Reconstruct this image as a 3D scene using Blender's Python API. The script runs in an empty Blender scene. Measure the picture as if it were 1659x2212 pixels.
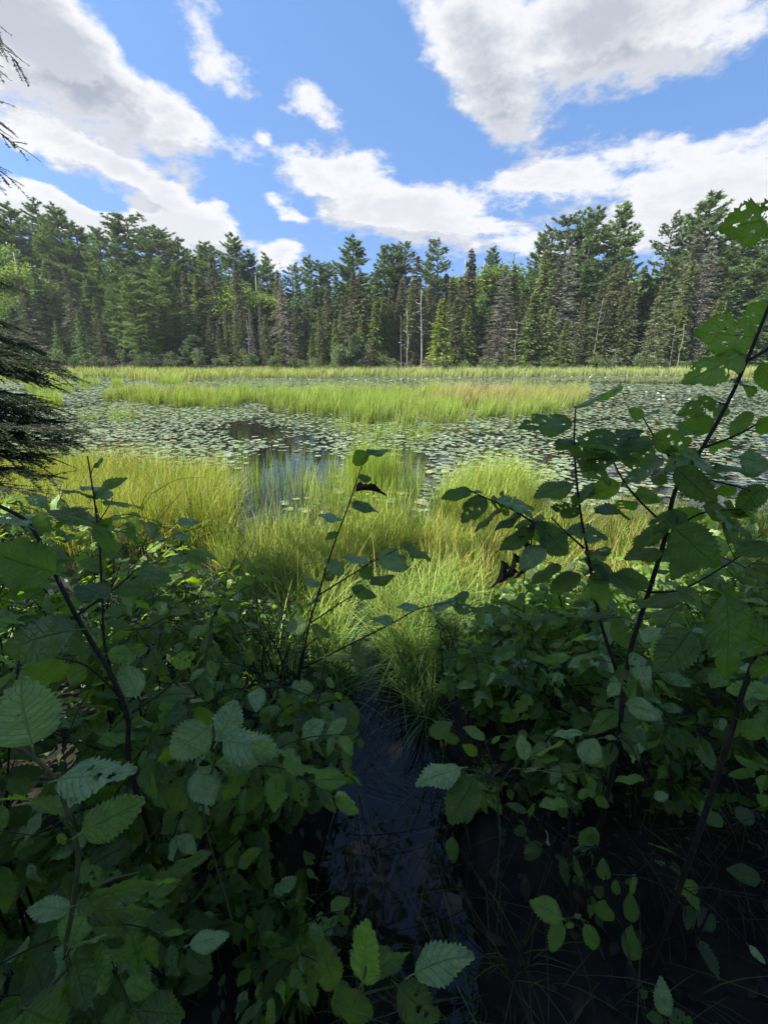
import bpy, math, random
import numpy as np
from mathutils import Vector, Matrix

SC = bpy.context.scene
COL = SC.collection
rnd = random.Random(7)
NP = np.random.default_rng(11)
R = math.radians

# ------------------------------------------------------------------ camera
FPX, CU, CV = 958.6, 829.5, 1106.0        # focal length and centre, in a 1659 x 2212 picture
PITCH = R(19.26)
CAM_H = 1.7
cam = bpy.data.cameras.new('camera')
camo = bpy.data.objects.new('camera', cam)
COL.objects.link(camo)
cam.sensor_fit = 'VERTICAL'
cam.sensor_height = 36.0
cam.lens = 18.0 / (1106.0 / FPX)
cam.clip_start = 0.02
cam.clip_end = 2000
camo.location = (0, 0, CAM_H)
camo.rotation_euler = (R(90) - PITCH, 0, 0)
SC.camera = camo

# ------------------------------------------------------------------ light
SUN_EL, SUN_AZ = R(50), (-0.90, -0.43)    # from the left and a little behind the photographer
world = bpy.data.worlds.new('World')
SC.world = world
world.use_nodes = True
SUN_STRENGTH = 5.0
SKY_STRENGTH = 0.115
CLOUD_STRENGTH = 0.385
EXPOSURE = 1.45

sun = bpy.data.lights.new('sun', 'SUN')
sun.energy = SUN_STRENGTH
sun.angle = R(0.5)
sun.color = (1.0, 0.94, 0.84)
suno = bpy.data.objects.new('sun', sun)
COL.objects.link(suno)
_sv = Vector((SUN_AZ[0], SUN_AZ[1], 0)).normalized() * math.cos(SUN_EL) + Vector((0, 0, math.sin(SUN_EL)))
suno.rotation_euler = _sv.to_track_quat('Z', 'Y').to_euler()
suno.location = _sv * 60

vs = SC.view_settings
vs.view_transform = 'Standard'
vs.look = 'None'
vs.exposure = EXPOSURE
vs.gamma = 1
vs.use_curve_mapping = False
SC.cycles.max_bounces = 6
SC.cycles.transmission_bounces = 4
SC.cycles.transparent_max_bounces = 4


def ray(u, v):
    xc, yc = (u - CU) / FPX, -(v - CV) / FPX
    return Vector((xc, math.cos(PITCH) + yc * math.sin(PITCH), -math.sin(PITCH) + yc * math.cos(PITCH)))


def W(u, v, d):
    return Vector((0, 0, CAM_H)) + ray(u, v) * d


def G(u, v, z=0.0):
    r = ray(u, v)
    return Vector((0, 0, CAM_H)) + r * ((z - CAM_H) / r.z)


def proj(p):
    x, y, z = p[0], p[1], p[2] - CAM_H
    d = y * math.cos(PITCH) - z * math.sin(PITCH)
    yc = y * math.sin(PITCH) + z * math.cos(PITCH)
    if d < 1e-3:
        return None
    return (CU + FPX * x / d, CV - FPX * yc / d, d)


# ------------------------------------------------------------------ sky with clouds (directions in the world, at infinity)
def build_world():
    nt = world.node_tree
    N, L = nt.nodes, nt.links
    N.clear()
    out = N.new('ShaderNodeOutputWorld')
    sky = N.new('ShaderNodeTexSky')
    sky.sky_type = 'NISHITA'
    sky.sun_disc = False
    sky.sun_elevation = SUN_EL
    sky.sun_rotation = math.atan2(SUN_AZ[0], SUN_AZ[1])
    sky.altitude = 300
    sky.air_density = 1.0
    sky.dust_density = 0.6
    sky.ozone_density = 2.0
    bg = N.new('ShaderNodeBackground')
    bg.inputs['Strength'].default_value = SKY_STRENGTH
    # clear northern air: the deep blue of the upper sky reaches down close to the tree tops
    tcs = N.new('ShaderNodeTexCoord')
    mps = N.new('ShaderNodeMapping')
    mps.inputs['Location'].default_value = (0, 0, 0.40)
    mps.inputs['Scale'].default_value = (1, 1, 0.62)
    L.new(tcs.outputs['Generated'], mps.inputs['Vector'])
    L.new(mps.outputs[0], sky.inputs['Vector'])
    hs = N.new('ShaderNodeHueSaturation')
    hs.inputs['Saturation'].default_value = 1.15
    L.new(sky.outputs[0], hs.inputs['Color'])
    L.new(hs.outputs[0], bg.inputs['Color'])

    # node group: density of cloud along a direction
    g = bpy.data.node_groups.new('cloud_density', 'ShaderNodeTree')
    g.interface.new_socket('Dir', in_out='INPUT', socket_type='NodeSocketVector')
    g.interface.new_socket('Density', in_out='OUTPUT', socket_type='NodeSocketFloat')
    gn, gl = g.nodes, g.links
    gi, go = gn.new('NodeGroupInput'), gn.new('NodeGroupOutput')

    def vm(op, a, b=None, val=None, scale=None):
        n = gn.new('ShaderNodeVectorMath')
        n.operation = op
        gl.new(a, n.inputs[0])
        if b is not None:
            gl.new(b, n.inputs[1])
        if val is not None:
            n.inputs[1].default_value = val
        if scale is not None:
            n.inputs['Scale'].default_value = scale
        return n

    def ma(op, a, b, clamp=False):
        n = gn.new('ShaderNodeMath')
        n.operation = op
        n.use_clamp = clamp
        for i, q in enumerate((a, b)):
            if isinstance(q, (int, float)):
                n.inputs[i].default_value = q
            elif q is not None:
                gl.new(q, n.inputs[i])
        return n.outputs[0]

    d = gi.outputs[0]
    sep = gn.new('ShaderNodeSeparateXYZ')
    gl.new(d, sep.inputs[0])
    # cloud-layer coordinates: direction divided by its height
    zz = ma('ADD', ma('MAXIMUM', sep.outputs[2], 0.0), 0.22)
    cmb = gn.new('ShaderNodeCombineXYZ')
    gl.new(ma('DIVIDE', sep.outputs[0], zz), cmb.inputs[0])
    gl.new(ma('DIVIDE', sep.outputs[1], zz), cmb.inputs[1])
    cmb.inputs[2].default_value = 0.37

    def noise(scale, detail, rough, vec):
        n = gn.new('ShaderNodeTexNoise')
        n.inputs['Scale'].default_value = scale
        n.inputs['Detail'].default_value = detail
        n.inputs['Roughness'].default_value = rough
        gl.new(vec, n.inputs['Vector'])
        return n

    n1 = noise(4.6, 11, 0.68, cmb.outputs[0])
    nw = noise(3.2, 4, 0.55, cmb.outputs[0])
    warp = vm('SCALE', vm('SUBTRACT', nw.outputs['Color'], val=(0.5, 0.5, 0.5)).outputs[0], scale=0.07)
    wd = vm('ADD', d, warp.outputs[0]).outputs[0]
    total = None
    for (u, v, rx, ry, rot, wgt) in CLOUDS:
        c = ray(u, v).normalized()
        e1 = Vector((c.y, -c.x, 0)).normalized()
        e2 = e1.cross(c)                          # up
        if e2.z < 0:
            e2 = -e2
        a = R(rot)
        f1 = e1 * math.cos(a) - e2 * math.sin(a)
        f2 = e1 * math.sin(a) + e2 * math.cos(a)
        dep = ray(u, v).length
        m = gn.new('ShaderNodeMapping')
        m.vector_type = 'TEXTURE'
        m.inputs['Location'].default_value = c
        rm = Matrix((f1, f2, f1.cross(f2))).transposed()
        m.inputs['Rotation'].default_value = rm.to_euler()
        k = 1.35
        m.inputs['Scale'].default_value = (k * rx / FPX / dep, k * ry / FPX / dep, k * max(rx, ry) / FPX / dep)
        gl.new(wd, m.inputs['Vector'])
        t = gn.new('ShaderNodeTexGradient')
        t.gradient_type = 'SPHERICAL'
        gl.new(m.outputs[0], t.inputs[0])
        q = ma('MULTIPLY', t.outputs['Fac'], wgt)
        total = q if total is None else ma('ADD', total, q)
    # the rest of the sky, behind and beside: the same sort of broken cloud
    nb = noise(0.8, 3, 0.5, cmb.outputs[0])
    back = ma('MULTIPLY', ma('SUBTRACT', nb.outputs['Fac'], 0.46), 3.0)
    gate = ma('SUBTRACT', 0.62, sep.outputs[1])
    gate = ma('MULTIPLY', gate, 2.5, clamp=True)
    # wide azimuths and the top of the sky
    back = ma('MULTIPLY', ma('MAXIMUM', back, 0.0), gate)
    total = ma('ADD', total, back)
    n2 = noise(13.0, 6, 0.6, cmb.outputs[0])
    fb = ma('ADD', ma('MULTIPLY', ma('SUBTRACT', n1.outputs['Fac'], 0.5), 3.1), ma('MULTIPLY', ma('SUBTRACT', n2.outputs['Fac'], 0.5), 0.95))
    dens = ma('ADD', total, fb)
    gl.new(ma('SUBTRACT', dens, 0.42), go.inputs[0])

    tc = N.new('ShaderNodeTexCoord')
    nrm = N.new('ShaderNodeVectorMath')
    nrm.operation = 'NORMALIZE'
    L.new(tc.outputs['Generated'], nrm.inputs[0])
    ga = N.new('ShaderNodeGroup')
    ga.node_tree = g
    L.new(nrm.outputs[0], ga.inputs[0])
    off = N.new('ShaderNodeVectorMath')
    off.operation = 'ADD'
    L.new(nrm.outputs[0], off.inputs[0])
    off.inputs[1].default_value = (-0.035, -0.02, 0.05)
    gb = N.new('ShaderNodeGroup')
    gb.node_tree = g
    L.new(off.outputs[0], gb.inputs[0])

    def mr(src, a, b, c=0.0, dd=1.0):
        n = N.new('ShaderNodeMapRange')
        n.interpolation_type = 'SMOOTHSTEP'
        n.inputs[1].default_value = a
        n.inputs[2].default_value = b
        n.inputs[3].default_value = c
        n.inputs[4].default_value = dd
        L.new(src, n.inputs[0])
        return n.outputs[0]
    mask = mr(ga.outputs[0], -0.22, 0.52, 0.0, 0.985)
    thick = mr(ga.outputs[0], 0.35, 1.5)
    df = N.new('ShaderNodeMath')
    df.operation = 'SUBTRACT'
    L.new(gb.outputs[0], df.inputs[0])
    L.new(ga.outputs[0], df.inputs[1])
    shade = mr(df.outputs[0], -0.15, 0.38)
    avg = N.new('ShaderNodeMath')
    avg.operation = 'MULTIPLY_ADD'
    # overhead one looks at the shaded base of a cloud, low down at its sunlit flank
    sz = N.new('ShaderNodeSeparateXYZ')
    L.new(nrm.outputs[0], sz.inputs[0])
    base = mr(sz.outputs[2], 0.24, 0.44, 0.38, 1.0)
    tb = N.new('ShaderNodeMath')
    tb.operation = 'MULTIPLY'
    L.new(thick, tb.inputs[0])
    L.new(base, tb.inputs[1])
    L.new(tb.outputs[0], avg.inputs[0])
    avg.inputs[1].default_value = 0.78
    sc = N.new('ShaderNodeMath')
    sc.operation = 'MULTIPLY'
    L.new(shade, sc.inputs[0])
    sc.inputs[1].default_value = 0.48
    L.new(sc.outputs[0], avg.inputs[2])
    avg.use_clamp = True
    mix = N.new('ShaderNodeMix')
    mix.data_type = 'RGBA'
    mix.inputs[6].default_value = (0.93, 0.93, 0.95, 1)
    mix.inputs[7].default_value = (0.40, 0.44, 0.52, 1)
    L.new(avg.outputs[0], mix.inputs[0])
    bgc = N.new('ShaderNodeBackground')
    bgc.inputs['Strength'].default_value = CLOUD_STRENGTH
    L.new(mix.outputs[2], bgc.inputs['Color'])
    ms = N.new('ShaderNodeMixShader')
    L.new(mask, ms.inputs[0])
    L.new(bg.outputs[0], ms.inputs[1])
    L.new(bgc.outputs[0], ms.inputs[2])
    L.new(ms.outputs[0], out.inputs[0])


CLOUDS = [  # u, v, half-length, half-height, tilt (clockwise), weight
    (110, 150, 290, 130, 26, 1.35), (300, 235, 190, 70, 32, 0.8), (430, 275, 100, 46, 34, 0.9), (20, 60, 170, 120, 0, 0.9),
    (110, 315, 170, 38, 12, 0.95), (270, 365, 130, 36, 26, 1.0), (370, 420, 60, 22, 10, 0.7), (85, 405, 90, 24, 6, 0.9), (230, 480, 160, 40, 6, 2.3), (400, 492, 130, 48, 2, 2.4), (60, 450, 130, 26, 8, 1.1),
    (600, 562, 70, 28, 6, 1.5), (500, 175, 100, 54, 40, 0.75), (672, 200, 70, 32, 45, 1.1), (425, 60, 50, 100, 10, 0.55), (625, 240, 24, 18, 0, 0.6),
    (640, 350, 90, 40, 10, 0.95), (770, 360, 110, 50, 10, 1.1), (860, 440, 150, 44, 8, 1.1), (960, 500, 220, 46, 6, 1.4), (760, 460, 90, 34, 0, 0.9), (600, 428, 50, 18, 0, 1.2), (640, 466, 40, 18, 0, 1.4), (565, 295, 20, 14, 0, 0.9), (480, 440, 40, 14, 0, 0.9),
    (1210, 50, 330, 140, -4, 1.5), (1060, 220, 90, 66, 30, 0.85), (1130, 290, 90, 44, 20, 0.75), (1430, 40, 200, 80, 0, 0.8), (980, 20, 130, 80, 20, 0.8),
    (1330, 350, 230, 56, -6, 1.15), (1600, 370, 180, 56, 4, 1.1), (1120, 400, 120, 36, -8, 0.85), (1580, 470, 260, 60, 0, 1.3), (1330, 440, 200, 40, 0, 1.0), (1400, 520, 240, 40, 0, 1.0),
    (1550, 165, 24, 36, 0, 0.65), (1640, 40, 60, 60, 0, 0.5),
    (780, 130, 330, 90, 30, -0.5), (600, 330, 70, 50, 0, -0.3), (1500, 240, 200, 44, 0, -0.7), (880, 270, 130, 80, 0, -0.5),
    (545, 460, 70, 50, 0, -0.5), (480, 380, 90, 40, 20, -0.4), (200, 425, 150, 18, 10, -0.8), (330, 330, 60, 20, 30, -0.5), (330, 130, 60, 90, 40, -0.5), (1150, 455, 70, 30, 0, -0.4),
]
build_world()


# ------------------------------------------------------------------ materials
def nmat(name):
    m = bpy.data.materials.new(name)
    m.use_nodes = True
    nt = m.node_tree
    b = nt.nodes['Principled BSDF']
    return m, nt.nodes, nt.links, b


def plant_mat(name, rough=0.55, trans=0.35, tcol=(1.3, 1.35, 0.5), spec=0.3, objcol=True):
    """colour: point attribute 'tint' times the object's own colour; thin leaf that lets light through"""
    m, N, L, b = nmat(name)
    at = N.new('ShaderNodeAttribute')
    at.attribute_name = 'tint'
    src = at.outputs['Color']
    if objcol:
        oi = N.new('ShaderNodeObjectInfo')
        mx = N.new('ShaderNodeMix')
        mx.data_type = 'RGBA'
        mx.blend_type = 'MULTIPLY'
        mx.inputs[0].default_value = 1
        L.new(src, mx.inputs[6])
        L.new(oi.outputs['Color'], mx.inputs[7])
        src = mx.outputs[2]
    L.new(src, b.inputs['Base Color'])
    b.inputs['Roughness'].default_value = rough
    b.inputs['Specular IOR Level'].default_value = spec
    if trans > 0:
        tr = N.new('ShaderNodeBsdfTranslucent')
        m2 = N.new('ShaderNodeMix')
        m2.data_type = 'RGBA'
        m2.blend_type = 'MULTIPLY'
        m2.inputs[0].default_value = 1
        L.new(src, m2.inputs[6])
        m2.inputs[7].default_value = (*tcol, 1)
        L.new(m2.outputs[2], tr.inputs['Color'])
        ms = N.new('ShaderNodeMixShader')
        ms.inputs[0].default_value = trans
        L.new(b.outputs[0], ms.inputs[1])
        L.new(tr.outputs[0], ms.inputs[2])
        L.new(ms.outputs[0], N['Material Output'].inputs[0])
    return m


def leaf_mat(name, c1, c2, tcol, trans=0.38, rough=0.34):
    m, N, L, b = nmat(name)
    oi = N.new('ShaderNodeObjectInfo')
    mx = N.new('ShaderNodeMix')
    mx.data_type = 'RGBA'
    mx.inputs[6].default_value = (*c1, 1)
    mx.inputs[7].default_value = (*c2, 1)
    L.new(oi.outputs['Random'], mx.inputs[0])
    uv = N.new('ShaderNodeUVMap')
    sp = N.new('ShaderNodeSeparateXYZ')
    L.new(uv.outputs[0], sp.inputs[0])

    def ma(op, a, bb, clamp=False):
        n = N.new('ShaderNodeMath')
        n.operation = op
        n.use_clamp = clamp
        for i, q in enumerate((a, bb)):
            if isinstance(q, (int, float)):
                n.inputs[i].default_value = q
            else:
                L.new(q, n.inputs[i])
        return n.outputs[0]
    ax = ma('ABSOLUTE', ma('SUBTRACT', ma('MULTIPLY', sp.outputs[0], 2.0), 1.0), 0)
    mid = ma('SUBTRACT', 1.0, ma('MULTIPLY', ax, 18.0), clamp=True)
    tc = N.new('ShaderNodeTexCoord')
    rv = N.new('ShaderNodeVectorMath')
    rv.operation = 'MULTIPLY_ADD'
    rv.inputs[1].default_value = (1, 1, 1)
    L.new(tc.outputs['Object'], rv.inputs[0])
    rs = N.new('ShaderNodeCombineXYZ')
    L.new(ma('MULTIPLY', oi.outputs['Random'], 37.0), rs.inputs[0])
    L.new(ma('MULTIPLY', oi.outputs['Random'], 91.0), rs.inputs[1])
    L.new(rs.outputs[0], rv.inputs[2])
    nd = N.new('ShaderNodeTexNoise')
    nd.inputs['Scale'].default_value = 3.5
    L.new(rv.outputs[0], nd.inputs['Vector'])
    wob = ma('MULTIPLY', ma('SUBTRACT', nd.outputs['Fac'], 0.5), 0.12)
    frq = ma('ADD', 6.5, ma('MULTIPLY', oi.outputs['Random'], 3.5))
    ph = ma('FRACT', ma('MULTIPLY', ma('ADD', ma('SUBTRACT', sp.outputs[1], ma('MULTIPLY', ax, 0.26)), wob), frq), 0)
    lat = ma('SUBTRACT', 1.0, ma('MULTIPLY', ma('ABSOLUTE', ma('SUBTRACT', ph, 0.5), 0), 12.0), clamp=True)
    vein = ma('MAXIMUM', mid, ma('MULTIPLY', lat, 0.45))
    pal = N.new('ShaderNodeMix')
    pal.data_type = 'RGBA'
    L.new(ma('MULTIPLY', vein, 0.4), pal.inputs[0])
    L.new(mx.outputs[2], pal.inputs[6])
    pal.inputs[7].default_value = (c2[0] * 1.7 + 0.02, c2[1] * 1.5 + 0.02, c2[2] * 1.7 + 0.02, 1)
    # blotches
    nz = N.new('ShaderNodeTexNoise')
    nz.inputs['Scale'].default_value = 5
    nz.inputs['Detail'].default_value = 5
    L.new(rv.outputs[0], nz.inputs['Vector'])
    hsv = N.new('ShaderNodeHueSaturation')
    L.new(pal.outputs[2], hsv.inputs['Color'])
    mrg = N.new('ShaderNodeMapRange')
    mrg.inputs[1].default_value = 0.3
    mrg.inputs[2].default_value = 0.7
    mrg.inputs[3].default_value = 0.75
    mrg.inputs[4].default_value = 1.25
    L.new(nz.outputs['Fac'], mrg.inputs[0])
    L.new(mrg.outputs[0], hsv.inputs['Value'])
    ns = N.new('ShaderNodeTexNoise')
    ns.inputs['Scale'].default_value = 9
    ns.inputs['Detail'].default_value = 3
    L.new(rv.outputs[0], ns.inputs['Vector'])
    spot = N.new('ShaderNodeMix')
    spot.data_type = 'RGBA'
    L.new(ma('MULTIPLY', ma('SUBTRACT', ns.outputs['Fac'], 0.665), 14.0, clamp=True), spot.inputs[0])
    L.new(hsv.outputs[0], spot.inputs[6])
    spot.inputs[7].default_value = (0.10, 0.065, 0.025, 1)
    # paler, duller underside
    geo = N.new('ShaderNodeNewGeometry')
    und = N.new('ShaderNodeMix')
    und.data_type = 'RGBA'
    L.new(ma('MULTIPLY', geo.outputs['Backfacing'], 0.5), und.inputs[0])
    L.new(spot.outputs[2], und.inputs[6])
    und.inputs[7].default_value = (c2[0] * 1.3 + 0.01, c2[1] * 1.2, c2[2] * 1.3 + 0.01, 1)
    L.new(und.outputs[2], b.inputs['Base Color'])
    b.inputs['Roughness'].default_value = rough
    b.inputs['Specular IOR Level'].default_value = 0.65
    bm_ = N.new('ShaderNodeBump')
    bm_.inputs['Strength'].default_value = 0.65
    bm_.inputs['Distance'].default_value = 0.02
    L.new(ma('ADD', ma('MULTIPLY', vein, -0.6), nz.outputs['Fac']), bm_.inputs['Height'])
    L.new(bm_.outputs[0], b.inputs['Normal'])
    tr = N.new('ShaderNodeBsdfTranslucent')
    tm = N.new('ShaderNodeMix')
    tm.data_type = 'RGBA'
    L.new(ma('MULTIPLY', vein, 0.6), tm.inputs[0])
    tm.inputs[6].default_value = (*tcol, 1)
    tm.inputs[7].default_value = (tcol[0] * 0.45, tcol[1] * 0.45, tcol[2] * 0.4, 1)
    L.new(tm.outputs[2], tr.inputs['Color'])
    ms = N.new('ShaderNodeMixShader')
    ms.inputs[0].default_value = trans
    L.new(b.outputs[0], ms.inputs[1])
    L.new(tr.outputs[0], ms.inputs[2])
    L.new(ms.outputs[0], N['Material Output'].inputs[0])
    return m


def noise_mat(name, c1, c2, scale=5, rough=0.9, bump=0.3, spec=0.2, dist=0.02):
    m, N, L, b = nmat(name)
    tc = N.new('ShaderNodeTexCoord')
    nz = N.new('ShaderNodeTexNoise')
    nz.inputs['Scale'].default_value = scale
    nz.inputs['Detail'].default_value = 8
    L.new(tc.outputs['Object'], nz.inputs['Vector'])
    cr = N.new('ShaderNodeValToRGB')
    cr.color_ramp.elements[0].position = 0.35
    cr.color_ramp.elements[1].position = 0.68
    cr.color_ramp.elements[0].color = (*c1, 1)
    cr.color_ramp.elements[1].color = (*c2, 1)
    L.new(nz.outputs['Fac'], cr.inputs[0])
    L.new(cr.outputs[0], b.inputs['Base Color'])
    b.inputs['Roughness'].default_value = rough
    b.inputs['Specular IOR Level'].default_value = spec
    bp = N.new('ShaderNodeBump')
    bp.inputs['Strength'].default_value = bump
    bp.inputs['Distance'].default_value = dist
    L.new(nz.outputs['Fac'], bp.inputs['Height'])
    L.new(bp.outputs[0], b.inputs['Normal'])
    return m


M_GRASS = plant_mat('sedge_blades', 0.5, 0.42, (1.25, 1.2, 0.45), objcol=False)
M_CROWN = plant_mat('conifer_needles', 0.6, 0.22, (1.2, 1.3, 0.6))
M_BROAD = plant_mat('broadleaf_foliage', 0.5, 0.4, (1.4, 1.5, 0.5))
M_PAD = plant_mat('lily_pad_skin', 0.36, 0.0, spec=1.0, objcol=True)
M_BARK = noise_mat('bark', (0.030, 0.022, 0.017), (0.075, 0.06, 0.05), 14, 0.85, 0.5)
M_TWIG = noise_mat('alder_bark', (0.012, 0.009, 0.007), (0.034, 0.026, 0.018), 60, 0.65, 0.4, 0.3, 0.002)
M_TWIGG = noise_mat('green_twig', (0.05, 0.055, 0.02), (0.10, 0.12, 0.04), 60, 0.6, 0.3, 0.3, 0.002)
M_SNAG = noise_mat('weathered_wood', (0.14, 0.13, 0.12), (0.30, 0.28, 0.26), 6, 0.85, 0.4)
M_SOIL = noise_mat('wet_peat', (0.006, 0.005, 0.004), (0.022, 0.018, 0.011), 9, 0.8, 0.8, 0.2, 0.03)
M_LEAF = leaf_mat('alder_leaf', (0.080, 0.150, 0.022), (0.120, 0.195, 0.030), (0.30, 0.52, 0.025), 0.52)
M_LEAF2 = leaf_mat('alder_leaf_dark', (0.050, 0.100, 0.024), (0.082, 0.140, 0.034), (0.24, 0.42, 0.025), 0.48)
M_YOUNG_LIT = leaf_mat('young_lit_leaf', (0.16, 0.30, 0.035), (0.22, 0.36, 0.05), (0.32, 0.55, 0.04), 0.45)  # young leaves; also stands in for backlight on the big alder
M_PALE_LIT = leaf_mat('pale_lit_leaf', (0.21, 0.34, 0.11), (0.28, 0.42, 0.15), (0.26, 0.44, 0.05), 0.34)  # pale leaves, colour raised to stand in for light from the front
M_DEAD = noise_mat('withered_leaf', (0.045, 0.027, 0.016), (0.12, 0.072, 0.042), 8, 0.8, 0.5, 0.2)
M_PETAL = noise_mat('white_petal', (0.75, 0.75, 0.72), (0.85, 0.85, 0.82), 8, 0.5, 0.05)
M_BLOOM = noise_mat('pale_pink_bloom', (0.42, 0.34, 0.36), (0.62, 0.55, 0.54), 40, 0.7, 0.2)


def water_mat():
    m, N, L, b = nmat('peat_water')
    b.inputs['Base Color'].default_value = (0.006, 0.006, 0.006, 1)
    b.inputs['Roughness'].default_value = 0.03
    b.inputs['IOR'].default_value = 1.34
    tc = N.new('ShaderNodeTexCoord')
    nz = N.new('ShaderNodeTexNoise')
    nz.inputs['Scale'].default_value = 3.0
    nz.inputs['Detail'].default_value = 3
    L.new(tc.outputs['Object'], nz.inputs['Vector'])
    bp = N.new('ShaderNodeBump')
    bp.inputs['Strength'].default_value = 0.05
    bp.inputs['Distance'].default_value = 0.05
    L.new(nz.outputs['Fac'], bp.inputs['Height'])
    L.new(bp.outputs[0], b.inputs['Normal'])
    return m


M_WATER = water_mat()


# ------------------------------------------------------------------ helpers
def mesh_np(name, V, T, mat, tint=None, uv=None, smooth=False):
    """triangles T (n,3) over V (m,3)"""
    me = bpy.data.meshes.new(name)
    V = np.ascontiguousarray(V, dtype=np.float32)
    T = np.ascontiguousarray(T, dtype=np.int32)
    me.vertices.add(len(V))
    me.vertices.foreach_set('co', V.ravel())
    me.loops.add(T.size)
    me.loops.foreach_set('vertex_index', T.ravel())
    me.polygons.add(len(T))
    me.polygons.foreach_set('loop_start', np.arange(0, T.size, 3, dtype=np.int32))
    me.polygons.foreach_set('loop_total', np.full(len(T), 3, dtype=np.int32))
    if smooth:
        me.polygons.foreach_set('use_smooth', np.ones(len(T), dtype=bool))
    me.update(calc_edges=True)
    if tint is not None:
        a = me.attributes.new('tint', 'FLOAT_COLOR', 'POINT')
        c = np.ones((len(V), 4), dtype=np.float32)
        c[:, :3] = tint
        a.data.foreach_set('color', c.ravel())
    if uv is not None:
        l = me.uv_layers.new(name='UVMap')
        l.data.foreach_set('uv', np.ascontiguousarray(uv[T.ravel()], dtype=np.float32).ravel())
    if mat:
        me.materials.append(mat)
    return me


def link(name, me, parent=None, loc=None):
    o = bpy.data.objects.new(name, me)
    COL.objects.link(o)
    if parent:
        o.parent = parent
    if loc is not None:
        o.location = loc
    return o


def tag(o, label=None, cat=None, group=None, kind=None):
    if label:
        o['label'] = label
    if cat:
        o['category'] = cat
    if group:
        o['group'] = group
    if kind:
        o['kind'] = kind
    return o


def empty(name, loc):
    o = bpy.data.objects.new(name, None)
    o.empty_display_size = 0.1
    COL.objects.link(o)
    o.location = loc
    return o


def tube_arrays(pts, radii, sides=6):
    """tapered tube along points -> V, T"""
    P = [Vector(p) for p in pts]
    n = len(P)
    V, T = [], []
    up = Vector((0.31, 0.17, 0.93))
    for i in range(n):
        t = (P[min(i + 1, n - 1)] - P[max(i - 1, 0)])
        t = t.normalized() if t.length > 1e-9 else Vector((0, 0, 1))
        a = t.cross(up)
        if a.length < 1e-3:
            a = t.cross(Vector((1, 0, 0)))
        a.normalize()
        b = t.cross(a)
        for k in range(sides):
            th = 2 * math.pi * k / sides
            V.append(P[i] + (a * math.cos(th) + b * math.sin(th)) * radii[i])
    for i in range(n - 1):
        for k in range(sides):
            a0, a1 = i * sides + k, i * sides + (k + 1) % sides
            b0, b1 = a0 + sides, a1 + sides
            T += [(a0, a1, b1), (a0, b1, b0)]
    V.append(P[-1])
    for k in range(sides):
        T.append(((n - 1) * sides + k, (n - 1) * sides + (k + 1) % sides, len(V) - 1))
    return V, T


class Tubes:
    def __init__(self):
        self.V, self.T = [], []

    def add(self, pts, radii, sides=6):
        v, t = tube_arrays(pts, radii, sides)
        o = len(self.V)
        self.V += [tuple(p) for p in v]
        self.T += [(a + o, b + o, c + o) for a, b, c in t]

    def mesh(self, name, mat):
        return mesh_np(name, np.array(self.V), np.array(self.T), mat, smooth=True)


def smooth_path(pts, n=4):
    """Catmull-Rom through points"""
    P = [Vector(p) for p in pts]
    if len(P) < 3:
        return P
    Q = [P[0] * 2 - P[1]] + P + [P[-1] * 2 - P[-2]]
    out = []
    for i in range(1, len(Q) - 2):
        for k in range(n):
            t = k / n
            a, b, c, d = Q[i - 1], Q[i], Q[i + 1], Q[i + 2]
            out.append(0.5 * ((2 * b) + (c - a) * t + (2 * a - 5 * b + 4 * c - d) * t * t + (3 * b - a - 3 * c + d) * t ** 3))
    out.append(P[-1])
    return out


def in_poly(x, y, poly):
    x, y = np.asarray(x), np.asarray(y)
    r = np.zeros(x.shape, dtype=bool)
    n = len(poly)
    for i in range(n):
        x0, y0 = poly[i]
        x1, y1 = poly[(i + 1) % n]
        c = ((y0 > y) != (y1 > y))
        with np.errstate(divide='ignore', invalid='ignore'):
            r ^= c & (x < (x1 - x0) * (y - y0) / (y1 - y0 + 1e-12) + x0)
    return r


def gpoly(px):
    return [tuple(G(u, v)[:2]) for u, v in px]


def sample_poly(poly, n, rng):
    P = np.array(poly)
    lo, hi = P.min(0), P.max(0)
    out = np.zeros((0, 2))
    while len(out) < n:
        q = rng.uniform(lo, hi, (n * 2 + 16, 2))
        out = np.vstack([out, q[in_poly(q[:, 0], q[:, 1], poly)]])
    return out[:n]


_ng = np.random.default_rng(5)
_NT = _ng.random((64, 64))


def vnoise(x, y):
    """tiling value noise in 0..1"""
    x, y = np.asarray(x, dtype=float), np.asarray(y, dtype=float)
    xi, yi = np.floor(x).astype(int), np.floor(y).astype(int)
    fx, fy = x - xi, y - yi
    fx, fy = fx * fx * (3 - 2 * fx), fy * fy * (3 - 2 * fy)
    a, b = _NT[yi % 64, xi % 64], _NT[yi % 64, (xi + 1) % 64]
    c, d = _NT[(yi + 1) % 64, xi % 64], _NT[(yi + 1) % 64, (xi + 1) % 64]
    return (a * (1 - fx) + b * fx) * (1 - fy) + (c * (1 - fx) + d * fx) * fy


def fbm(x, y, o=4):
    s, a, t = 0, 0.5, 0
    for k in range(o):
        s = s + a * vnoise(np.asarray(x) * 2 ** k + 7.3 * k, np.asarray(y) * 2 ** k + 3.1 * k)
        t += a
        a *= 0.5
    return s / t


# ------------------------------------------------------------------ terrain and water
CHAN = [(-3.0, -0.05), (0.3, -0.05), (0.7, -0.04), (1.1, 0.06), (1.5, 0.06), (1.9, -0.04), (2.3, -0.14), (2.8, -0.2), (3.4, -0.1), (5.0, 0.1)]


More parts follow.
